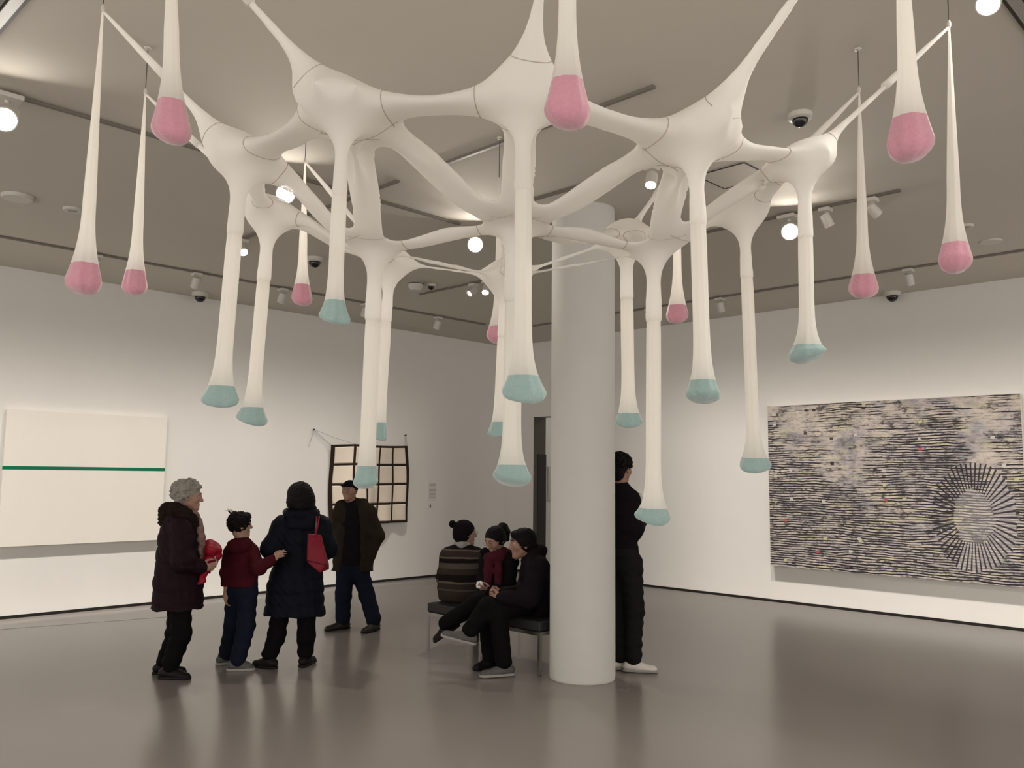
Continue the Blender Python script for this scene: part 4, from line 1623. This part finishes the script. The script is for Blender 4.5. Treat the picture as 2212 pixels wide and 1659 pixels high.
# ---- woman in the long navy coat, seen from behind
P = mk(c5, 7.59)
J = dict(neck=P(1075, 455), chest=P(1075, 580), waist=P(1062, 770), hip=P(1045, 930),
         shL=P(955, 545, .0), elL=P(876, 690, -.02), wrL=P(935, 745, .2), shR=P(1205, 545, .0), elR=P(1252, 690, -.02), wrR=P(1180, 745, .2),
         hpL=P(965, 990), knL=P(912, 1270, -.02), anL=P(862, 1440, -.05), hpR=P(1110, 990), knR=P(1110, 1270, .02), anR=P(1104, 1430, .06))
J['anR'][2] = J['anL'][2] = 0.09
standing_feet(J, (-.72, .35, 0), (.18, .98, 0))
J['H'] = Head(P(1062, 356), (-.80, .60, -.03), s=0.99)
wom = thing('person', 'person with bobbed black hair in a knee length navy quilted coat, seen from behind', 'person', (J['anR'] + J['anL']) / 2 * [1, 1, 0])
body(wom, J, 0.92, skin=M_SKIN2)
F = Field()
ax = [P(1080, 520), P(1075, 620), P(1058, 790), P(1038, 940), P(1033, 1125)]
FRW = (np.eye(3), np.array([1.0, .74, 1.0]))
F.chain(ax, [.140, .178, .186, .222, .262], .06, FRW)
F.cone(J['shL'], J['shR'], .085, .085, .06)
sleeve(F, J, 'L', (.090, .082, .065), .05)
sleeve(F, J, 'R', (.090, .082, .065), .05)
obj('coat', F.mesh(0.009, 2, quilt(ax, .105, .010, P(1033, 1130)[2], -1, P(1075, 760)[2])), M_NAVY, wom, smooth=True)
F = Field()
F.chain([P(985, 450, .06), P(1000, 462, -.06), P(1075, 470, -.10), P(1160, 468, -.06), P(1175, 455, .06)], [.040, .045, .050, .045, .04], .03)
F.ball(P(1078, 530, -.10), [.14, .045, .07], .03)
obj('hood', F.mesh(0.009, 2, wrinkle(0.004, 40, 40)), M_NAVY, wom, smooth=True)
h = J['H']
obj('hair', hair_shell(h, .030, (0, .150, -.06), .098, [((.0, -.045, -.02), (.118, .100, .085), .04), ((.098, -.02, -.05), (.032, .06, .048), .03), ((-.088, -.01, -.045), (.030, .06, .05), .03), ((.085, -.06, -.095), (.050, .050, .026), .02), ((.0, -.09, -.08), (.09, .045, .035), .03)], .0032, low=-.125, seed=5), M_HAIRB, wom, smooth=True)
trousers(wom, J, (.085, .074, .068), M_BLACKT, 1.0)
for S in 'LR':
    shoe(wom, J['an' + S], J['ft' + S], UP, M_LEATHER, M_LEATHER, .25)
# red tote on her shoulder
bag = thing('tote_bag', 'red shoulder tote hanging at the back of the person in the navy coat', 'bag', P(1185, 740, -.27))
PB = mk(c5, 7.59)
tp = [PB(1120, 590, -.215), PB(1212, 602, -.245), PB(1208, 600, -.30), PB(1122, 590, -.275)]
mdl = [PB(1110, 770, -.19), PB(1262, 790, -.235), PB(1245, 800, -.36), PB(1116, 770, -.33)]
bt = [PB(1150, 812, -.20), PB(1266, 830, -.24), PB(1198, 856, -.36), PB(1120, 785, -.33)]
rings = [tp, [a * .5 + b * .5 + np.array([0, -.006, 0]) for a, b in zip(tp, mdl)], mdl, bt]
V = [p for r_ in rings for p in r_]
Fc = [[i * 4 + j, i * 4 + (j + 1) % 4, i * 4 + 4 + (j + 1) % 4, i * 4 + 4 + j] for i in range(3) for j in range(4)] + [[3, 2, 1, 0], [12, 13, 14, 15]]
o = obj('bag_body', bevel_vf((V, Fc), 0.010, 2), M_TOTE, bag, smooth=True)
sh = P(1196, 497, -.02)
for dx, q0_, q1_ in ((0, tp[0] * .4 + tp[1] * .6, tp[3] * .4 + tp[2] * .6),):
    for qq, off in ((q0_, .02), (q1_, -.02)):
        top = P(1186, 482, -.09) + np.array([off * .3, off, 0])
        obj('strap', tube([qq - UP * .03, qq + UP * .02, qq * .45 + top * .55, top, P(1192, 470, .02) + np.array([0, 0, .012])], [.009, .009, .009, .009, .008], 8), M_TOTE, bag, smooth=True)
obj('seam', tube([mdl[3] + np.array([.0, -.002, 0]), mdl[2] + np.array([0, -.002, 0])], .003, 6), M_HOOD, bag)

# ---- man in the cap
P = mk(c5, 9.46)
J = dict(neck=P(1405, 392), chest=P(1412, 500), waist=P(1408, 650), hip=P(1410, 770),
         shR=P(1338, 455, .02), elR=P(1318, 615, .10), wrR=P(1345, 735, .13), shL=P(1520, 450, .0), elL=P(1578, 608, .04), wrL=P(1530, 728, .02),
         hpR=P(1368, 810), knR=P(1358, 1000, -.03), anR=P(1352, 1165, -.05), hpL=P(1462, 810), knL=P(1512, 1000, -.02), anL=P(1562, 1160, -.10))
J['anR'][2] = J['anL'][2] = 0.09
standing_feet(J, (-.42, -.9, 0), (-.75, -.65, 0))
J['H'] = Head(P(1397, 312), (-.18, -.97, .16), s=0.98)
man = thing('person', 'person in a dark cap, open brown jacket and jeans facing the room', 'person', (J['anR'] + J['anL']) / 2 * [1, 1, 0])
body(man, J, 0.95)
lat = unit(J['shL'] - J['shR'])
FRM = (np.array([lat, unit(np.cross(UP, lat)), np.cross(lat, unit(np.cross(UP, lat)))]), np.array([1.0, .74, 1.0]))
ax = [P(1412, 470), P(1415, 560), P(1412, 700), P(1412, 790)]
F = Field()
F.chain(ax, [.132, .142, .150, .168], .05, FRM)
F.cone(P(1405, 400), P(1408, 440), .075, .09, .03, '+', FRM)
obj('sweater', F.mesh(0.009, 2, wrinkle(0.004, 30, 45, P(1412, 800)[2])), M_KNITB, man, smooth=True)
F = Field()
ax = [P(1420, 480, .03), P(1428, 580, .03), P(1425, 720, .03), P(1418, 850, .03)]
F.chain(ax, [.168, .200, .205, .225], .05, FRM)
F.cone(J['shR'], J['shL'], .082, .082, .06)
F.chain([J['shR'], J['elR'], J['wrR']], [.085, .078, .066], .04)
F.chain([J['shL'], J['elL'], J['wrL']], [.088, .082, .068], .04)
F.chain([P(1335, 395, .0), P(1345, 400, .07), P(1420, 385, .09), P(1490, 392, .05), P(1485, 410, -.03)], [.045, .05, .055, .05, .045], .03)
F.cone(P(1408, 380, -.17), P(1410, 560, -.20), .100, .120, .015, '-', (np.array([[1, 0, 0], [0, 1, 0], [0, 0, 1.0]]), np.array([.75, 1.5, 1.0])))
F.cone(P(1410, 560, -.20), P(1385, 900, -.22), .120, .170, .015, '-', (np.array([[1, 0, 0], [0, 1, 0], [0, 0, 1.0]]), np.array([.75, 1.5, 1.0])))
obj('jacket', F.mesh(0.009, 2, wrinkle(0.006, 28, 30, P(1418, 838)[2])), M_OLIVE, man, smooth=True)
trousers(man, J, (.098, .084, .080), M_JEANS, 1.0)
for S in 'LR':
    shoe(man, J['an' + S], J['ft' + S], UP, M_BROWNSH, M_LEATHER, .28)
h = J['H']
F = Field()
h.ball(F, (0, -.014, .050), (.086, .103, .078), .02)
h.ball(F, (0, .02, -.03), (.2, .2, .062), .01, '-')
obj('cap', F.mesh(0.006, 2), M_KNITB, man, smooth=True)
F = Field()
h.ball(F, (0, .085, .048), (.075, .072, .010), .01)
h.ball(F, (0, .0, .0), (.078, .095, .10), .006, '-')
obj('cap_peak', F.mesh(0.005, 2), M_KNITB, man, smooth=True)
obj('hair', hair_shell(h, .008, (0, .125, -.05), .105, low=-.055, rough=.002), M_HAIRB, man, smooth=True)
for sx in (-1, 1):
    obj('glasses_rim', tube([h.p(sx * .031 + .021 * math.cos(a), .098, .012 + .016 * math.sin(a)) for a in np.linspace(0, 2 * PI, 17)], .0016, 6, cap=False), M_GLASSF, man)

# ---- man half hidden by the column
P = mk(c6, 7.62)
J = dict(neck=P(1246, 505), chest=P(1245, 610), waist=P(1248, 760), hip=P(1255, 905),
         shR=P(1306, 575, -.03), elR=P(1326, 738, -.08), wrR=P(1362, 690, .14), shL=P(1180, 570, .12), elL=P(1165, 730, .14), wrL=P(1230, 690, .34),
         hpR=P(1300, 935, -.04), knR=P(1322, 1185, -.06), anR=P(1315, 1470, -.06), hpL=P(1215, 935, .06), knL=P(1218, 1190, .04), anL=P(1240, 1478, .02))
J['anR'][2] = J['anL'][2] = 0.09
standing_feet(J, (.95, .1, 0), (.99, -.1, 0))
J['H'] = Head(P(1250, 402), (.62, .78, -.05), s=1.02)
J['handR'] = (unit((.35, .8, .35)), unit((-.6, .2, .5)), unit((-.3, .2, .9)), .5)
colm = thing('person', 'person with curly black hair in dark clothes and white shoes, half behind the column', 'person', (J['anR'] + J['anL']) / 2 * [1, 1, 0])
body(colm, J, 1.04)
lat = unit(J['shR'] - J['shL'])
FRC = (np.array([lat, unit(np.cross(UP, lat)), np.cross(lat, unit(np.cross(UP, lat)))]), np.array([1.0, .70, 1.0]))
F = Field()
F.chain([P(1245, 560), P(1246, 690), P(1250, 880)], [.135, .158, .156], .05, FRC)
F.cone(J['shL'], J['shR'], .075, .075, .06)
F.chain([J['shR'], J['elR'], J['wrR']], [.075, .070, .050], .04)
F.chain([J['shL'], J['elL'], J['wrL']], [.075, .068, .050], .04)
F.cone(P(1246, 500), P(1246, 535), .070, .085, .03)
obj('jacket', F.mesh(0.009, 2, wrinkle(0.005, 35, 38, P(1250, 892)[2])), M_KNITB, colm, smooth=True)
trousers(colm, J, (.108, .082, .072), M_GREYT, 1.0)
obj('pocket', bevel_vf(obox(P(1350, 955, -.10), (1, 0, 0), (0, 1, 0), (-.12, 0, 1), .030, .07, .10), .010), M_GREYT, colm, smooth=True)
for S in 'LR':
    shoe(colm, J['an' + S], J['ft' + S], UP, M_WHSHOE, M_SOLEW, .28)
h = J['H']
F = Field()
rnd = np.random.RandomState(8)
h.ball(F, (0, -.02, .050), (.090, .105, .090), .02)
h.ball(F, (0, -.07, -.03), (.07, .045, .07), .03)
for i in range(130):
    a, b = rnd.uniform(0, 2 * PI), math.acos(rnd.uniform(-0.4, 1))
    d = np.array([math.sin(b) * math.cos(a), math.sin(b) * math.sin(a), math.cos(b)])
    if d[1] > 0.3 and d[2] < 0.3:
        continue
    h.ball(F, (d[0] * .094, d[1] * .110 - .02, d[2] * .098 + .048), rnd.uniform(.010, .019), .007)
h.ball(F, (0, .125, -.05), .09, .012, '-')
obj('hair', F.mesh(0.006, 1, wrinkle(0.003, 320, 280)), M_HAIRB, colm, smooth=True)

# ---- bench
BO = np.array([-0.76, 8.35, 0.0])
BP = -DL                                            # across the bench, away from the viewer
BLEN, BWID = 1.42, 0.50


def bpt(a, b, z):
    return BO + DR * a + BP * b + UP * z


M_SEAT = mat('black_vinyl', (0.018, 0.018, 0.018), 0.5, 0.35, noise=0.15, scale=20)
bench = thing('bench', 'long backless bench with a black cushion and slim steel legs', 'bench', bpt(BLEN / 2, BWID / 2, 0))
obj('cushion', bevel_vf(obox(bpt(BLEN / 2, BWID / 2, .4025), DR, BP, UP, BLEN + .03, BWID + .03, .085), .014, 3), M_SEAT, bench, smooth=False)
obj('frame', join(*[obox(bpt(a, b, .344), DR, BP, UP, sa, sb, .030) for a, b, sa, sb in ((BLEN / 2, 0, BLEN + .03, .03), (BLEN / 2, BWID, BLEN + .03, .03), (0, BWID / 2, .03, BWID - .03), (BLEN, BWID / 2, .03, BWID - .03), (BLEN / 2, BWID / 2, .03, BWID - .03))]), M_CHROME, bench)
for a in (0, BLEN / 2, BLEN):
    for b in (0, BWID):
        obj('leg', obox(bpt(a, b, .165), DR, BP, UP, .024, .024, .33), M_CHROME, bench)

SEATZ = .447


def seated(J, S, hip, fwd, thigh, shin, splay=0.0):
    lat_ = unit(np.cross(fwd, UP))
    J['hp' + S] = hip
    J['kn' + S] = hip + unit(fwd + lat_ * splay) * thigh
    J['an' + S] = J['kn' + S] * [1, 1, 0] + UP * .09 + fwd * shin


# ---- person in the striped sweater
P = mk(c8, 8.50)
hipc = np.array([-.50, 8.52, .600])
fwd = unit((.62, .78, 0))
lt = unit(np.cross(fwd, UP))
J = dict(neck=P(392, 398), chest=P(385, 520), waist=P(368, 700), hip=hipc,
         shL=P(275, 478, .04), elL=P(238, 660, .12), wrL=P(310, 770, .34), shR=P(510, 482, -.02), elR=P(545, 660, .08), wrR=P(480, 770, .32))
seated(J, 'L', hipc - lt * .10, fwd, .43, .02)
seated(J, 'R', hipc + lt * .10, fwd, .43, .02)
standing_feet(J, fwd, fwd)
J['H'] = Head(P(418, 290), (.86, .42, -.02), s=1.0)
s1 = thing('person', 'seated person in a striped sweater and black bobble hat, back turned', 'person', np.array([-.50, 8.52, SEATZ]))
body(s1, J, 0.93, skin=M_SKIN2)
F = Field()
ax = [P(388, 480), P(376, 620), P(358, 760), hipc + np.array([0.0, 0.0, .02])]
lat = unit(J['shR'] - J['shL'])
FRS = (np.array([lat, unit(np.cross(UP, lat)), np.cross(lat, unit(np.cross(UP, lat)))]), np.array([1.0, .80, 1.0]))
F.chain(ax, [.135, .180, .190, .195], .06, FRS)
F.cone(J['shL'], J['shR'], .078, .078, .06)
F.chain([J['shL'], J['elL'], J['wrL']], [.078, .075, .055], .05)
F.chain([J['shR'], J['elR'], J['wrR']], [.078, .075, .055], .05)
obj('sweater', F.mesh(0.009, 2, wrinkle(0.005, 30, 40, SEATZ + .003)), M_STRIPE, s1, smooth=True, origin=None)
F = Field()
F.chain([P(345, 372, .0), P(385, 380, -.05), P(430, 378, -.02)], [.035, .04, .035], .02)
obj('shirt_collar', F.mesh(0.007, 1), M_GREYP, s1, smooth=True)
trousers(s1, J, (.090, .078, .070), M_BLACKT, 1.0, seat=False)
for S in 'LR':
    shoe(s1, J['an' + S], J['ft' + S], UP, M_LEATHER, M_LEATHER, .26)
h = J['H']
F = Field()
h.ball(F, (0, -.022, .040), (.092, .108, .098), .02)
h.ball(F, (0, -.05, -.02), (.085, .075, .07), .03)
h.ball(F, (0, .12, -.065), .092, .012, '-')
h.ball(F, (0, .02, -.17), (.12, .14, .09), .02, '-')
obj('knit_hat', F.mesh(0.007, 2, wrinkle(0.002, 180, 10)), M_KNITB, s1, smooth=True)
F = Field()
pc = P(305, 205)
F.ball(pc, .030, .01)
rnd = np.random.RandomState(2)
for i in range(60):
    d = unit(rnd.normal(size=3))
    F.ball(pc + d * .030, .008, .005)
obj('bobble', F.mesh(0.005, 1), M_KNITB, s1, smooth=True)
for sx in (-1, 1):
    obj('glasses_rim', tube([h.p(sx * .031 + .021 * math.cos(a), .104, .012 + .016 * math.sin(a)) for a in np.linspace(0, 2 * PI, 17)], .0018, 6, cap=False), M_GLASSF, s1)

# ---- woman with the burgundy scarf
P = mk(c8, 8.09)
fwd = unit((-.70, -.71, 0))
J = dict(neck=P(705, 478, -.06), chest=P(700, 570, -.02), waist=P(705, 720, .0), hip=np.array([-.135, 8.13, .600]),
         shR=P(612, 520, .08), elR=P(575, 700, .0), wrR=P(622, 772, -.26), shL=P(790, 525, -.14), elL=P(778, 715, -.14), wrL=P(655, 785, -.28),
         hpR=P(640, 880, .05), knR=P(530, 890, -.43), anR=P(255, 1050, -.42), hpL=P(745, 885, -.06), knL=P(590, 915, -.435), anL=P(628, 1345, -.455))
J['anL'][2] = 0.09
J['ftL'], J['fuL'] = unit((-.75, -.65, 0)), UP
J['hpL'][2] = J['hpR'][2] = .575
J['knL'][2] = J['knR'][2] = .555
J['ftR'], J['fuR'] = unit((-.80, -.20, -.52)), unit((-.50, -.1, .80))
J['H'] = Head(P(672, 342, -.10), (-.62, -.62, -.42), up=(.05, 0, 1), s=1.0)
J['handR'] = (unit((-.85, -.35, .15)), unit((.2, -.3, .9)), unit((-.2, -.9, .2)), .75)
J['handL'] = (unit((-.85, -.25, .25)), unit((-.1, .9, .25)), unit((-.2, -.2, .95)), .6)
s2 = thing('person', 'seated person with tied back black hair and a burgundy scarf, looking down', 'person', np.array([-.135, 8.13, SEATZ]))
body(s2, J, 0.93, skin=M_SKIN2)
F = Field()
lat = unit(J['shL'] - J['shR'])
FRX = (np.array([lat, unit(np.cross(UP, lat)), np.cross(lat, unit(np.cross(UP, lat)))]), np.array([1.0, .76, 1.0]))
F.chain([P(702, 545, -.02), P(702, 660, .0), P(705, 800, .02), np.array([-.135, 8.13, .58])], [.132, .165, .170, .185], .05, FRX)
F.cone(J['shL'], J['shR'], .080, .080, .06)
F.chain([J['shL'], J['elL'], J['wrL']], [.080, .072, .052], .04)
F.chain([J['shR'], J['elR'], J['wrR']], [.080, .072, .052], .04)
F.chain([P(580, 440, .0), P(640, 470, .06), P(740, 470, .08), P(790, 470, .0)], [.04, .05, .05, .05], .04)
obj('coat', F.mesh(0.009, 2, wrinkle(0.005, 30, 34, SEATZ + .003)), M_KNITB, s2, smooth=True)
F = Field()
F.chain([P(610, 500, -.20), P(615, 600, -.22), P(605, 720, -.22)], [.036, .040, .042], .03, (np.eye(3), np.array([1.0, .8, 1.0])))
F.chain([P(700, 500, -.22), P(700, 600, -.24), P(695, 730, -.24)], [.034, .034, .038], .02, (np.eye(3), np.array([1.0, .8, 1.0])))
F.chain([P(610, 490, -.18), P(660, 490, -.22), P(715, 470, -.2), P(745, 455, -.10), P(735, 450, .02)], [.042, .045, .048, .05, .05], .03)
obj('scarf', F.mesh(0.008, 2, wrinkle(0.005, 110, 12)), M_SCARF, s2, smooth=True)
trousers(s2, J, (.086, .076, .070), M_BLACKT, 1.0, seat=False, hem=.0)
shoe(s2, J['anL'], J['ftL'], J['fuL'], M_LEATHER, M_LEATHER, .25)
shoe(s2, J['anR'], J['ftR'], J['fuR'], M_LEATHER, M_LEATHER, .25)
h = J['H']
obj('hair', hair_shell(h, .011, (0, .138, -.035), .112, [((0, -.03, -.01), (.076, .075, .06), .03)], .002, low=-.07, seed=9), M_HAIRB, s2, smooth=True)
F = Field()
F.chain([h.p(0, -.10, .06), h.p(0.01, -.135, .055), h.p(.02, -.155, 0), h.p(.02, -.15, -.07)], [.030, .042, .044, .028], .03)
obj('ponytail', F.mesh(0.007, 1, wrinkle(0.003, 140, 60)), M_HAIRB, s2, smooth=True)
for sx in (-1, 1):
    obj('glasses_rim', tube([h.p(sx * .031 + .021 * math.cos(a), .106, .010 + .016 * math.sin(a)) for a in np.linspace(0, 2 * PI, 17)], .0016, 6, cap=False), M_GLASSF, s2)
tis = J['wrR'] + unit((-.85, -.35, .15)) * .085 + np.array([-.01, -.02, .03])
t = thing('paper_tissue', 'crumpled white paper tissue in the hand of the person with the burgundy scarf', 'tissue', tis)
rnd = np.random.RandomState(4)
V, Fc = lathe(tis, UP, [(.012, -.02), (.030, -.008), (.034, .012), (.026, .03), (.010, .042)], 14)
V = [np.array(p) + rnd.uniform(-.008, .008, 3) for p in V]
obj('sheet', (V, Fc), M_TISSUE, t)

# ---- man leaning in at the near end of the bench
P = mk(c8, 7.72)
J = dict(neck=P(965, 520), chest=P(1010, 620), waist=P(1030, 780), hip=np.array([.235, 7.76, .605]),
         shL=P(1035, 580, -.17), elL=P(960, 835, -.27), wrL=P(735, 838, -.30), shR=P(985, 560, .16), elR=P(930, 800, -.03), wrR=P(728, 800, -.19),
         hpL=P(985, 985, -.10), knL=P(690, 965, -.33), anL=P(748, 1380, -.37), hpR=P(975, 960, .10), knR=P(610, 915, -.31), anR=P(440, 1130, -.36))
J['anL'][2] = 0.09
J['ftL'], J['fuL'] = unit((-.93, -.35, 0)), UP
J['hpL'][2] = J['hpR'][2] = .565
J['ftR'], J['fuR'] = unit((-.93, -.22, .26)), unit((.25, -.05, .95))
J['H'] = Head(P(905, 378), (-.96, -.26, -.06), s=1.10)
J['handL'] = (unit((-.92, .22, .05)), unit((.2, .95, .2)), unit((-.25, -.1, .95)), .85)
J['handR'] = (unit((-.90, -.38, .02)), unit((.35, -.92, .1)), unit((-.2, .15, .95)), .80)
s3 = thing('person', 'seated person in a black jacket with clasped hands, in profile beside the column', 'person', np.array([.235, 7.76, SEATZ]))
body(s3, J, 1.0)
F = Field()
lat = unit(J['shR'] - J['shL'])
FRY = (np.array([lat, unit(np.cross(UP, lat)), np.cross(lat, unit(np.cross(UP, lat)))]), np.array([1.0, .80, 1.0]))
F.chain([P(1000, 570), P(1030, 690), P(1045, 850), np.array([.25, 7.75, .60])], [.145, .170, .175, .185], .06, FRY)
F.cone(J['shL'], J['shR'], .088, .088, .06)
F.chain([J['shL'], J['elL'], J['wrL']], [.092, .085, .058], .05)
F.chain([J['shR'], J['elR'], J['wrR']], [.090, .082, .056], .05)
F.chain([P(940, 515, -.05), P(1000, 480, -.07), P(1050, 440, .0), P(1000, 480, .08)], [.035, .05, .055, .05], .04)
obj('jacket', F.mesh(0.009, 2, wrinkle(0.006, 26, 30, SEATZ + .003)), M_KNITB, s3, smooth=True)
trousers(s3, J, (.095, .082, .070), M_BLACKT, 1.0, seat=False)
shoe(s3, J['anL'], J['ftL'], J['fuL'], M_SNEAK, M_SOLEW, .285, .085, .044)
shoe(s3, J['anR'], J['ftR'], J['fuR'], M_SNEAK, M_SOLEW, .285, .085, .044)
obj('hair', hair_shell(J['H'], .015, (0, .135, -.045), .108, [((0, -.045, -.02), (.078, .065, .06), .03), ((0, .05, .085), (.055, .045, .028), .02)], .003, low=-.075, seed=12), M_HAIRB, s3, smooth=True)
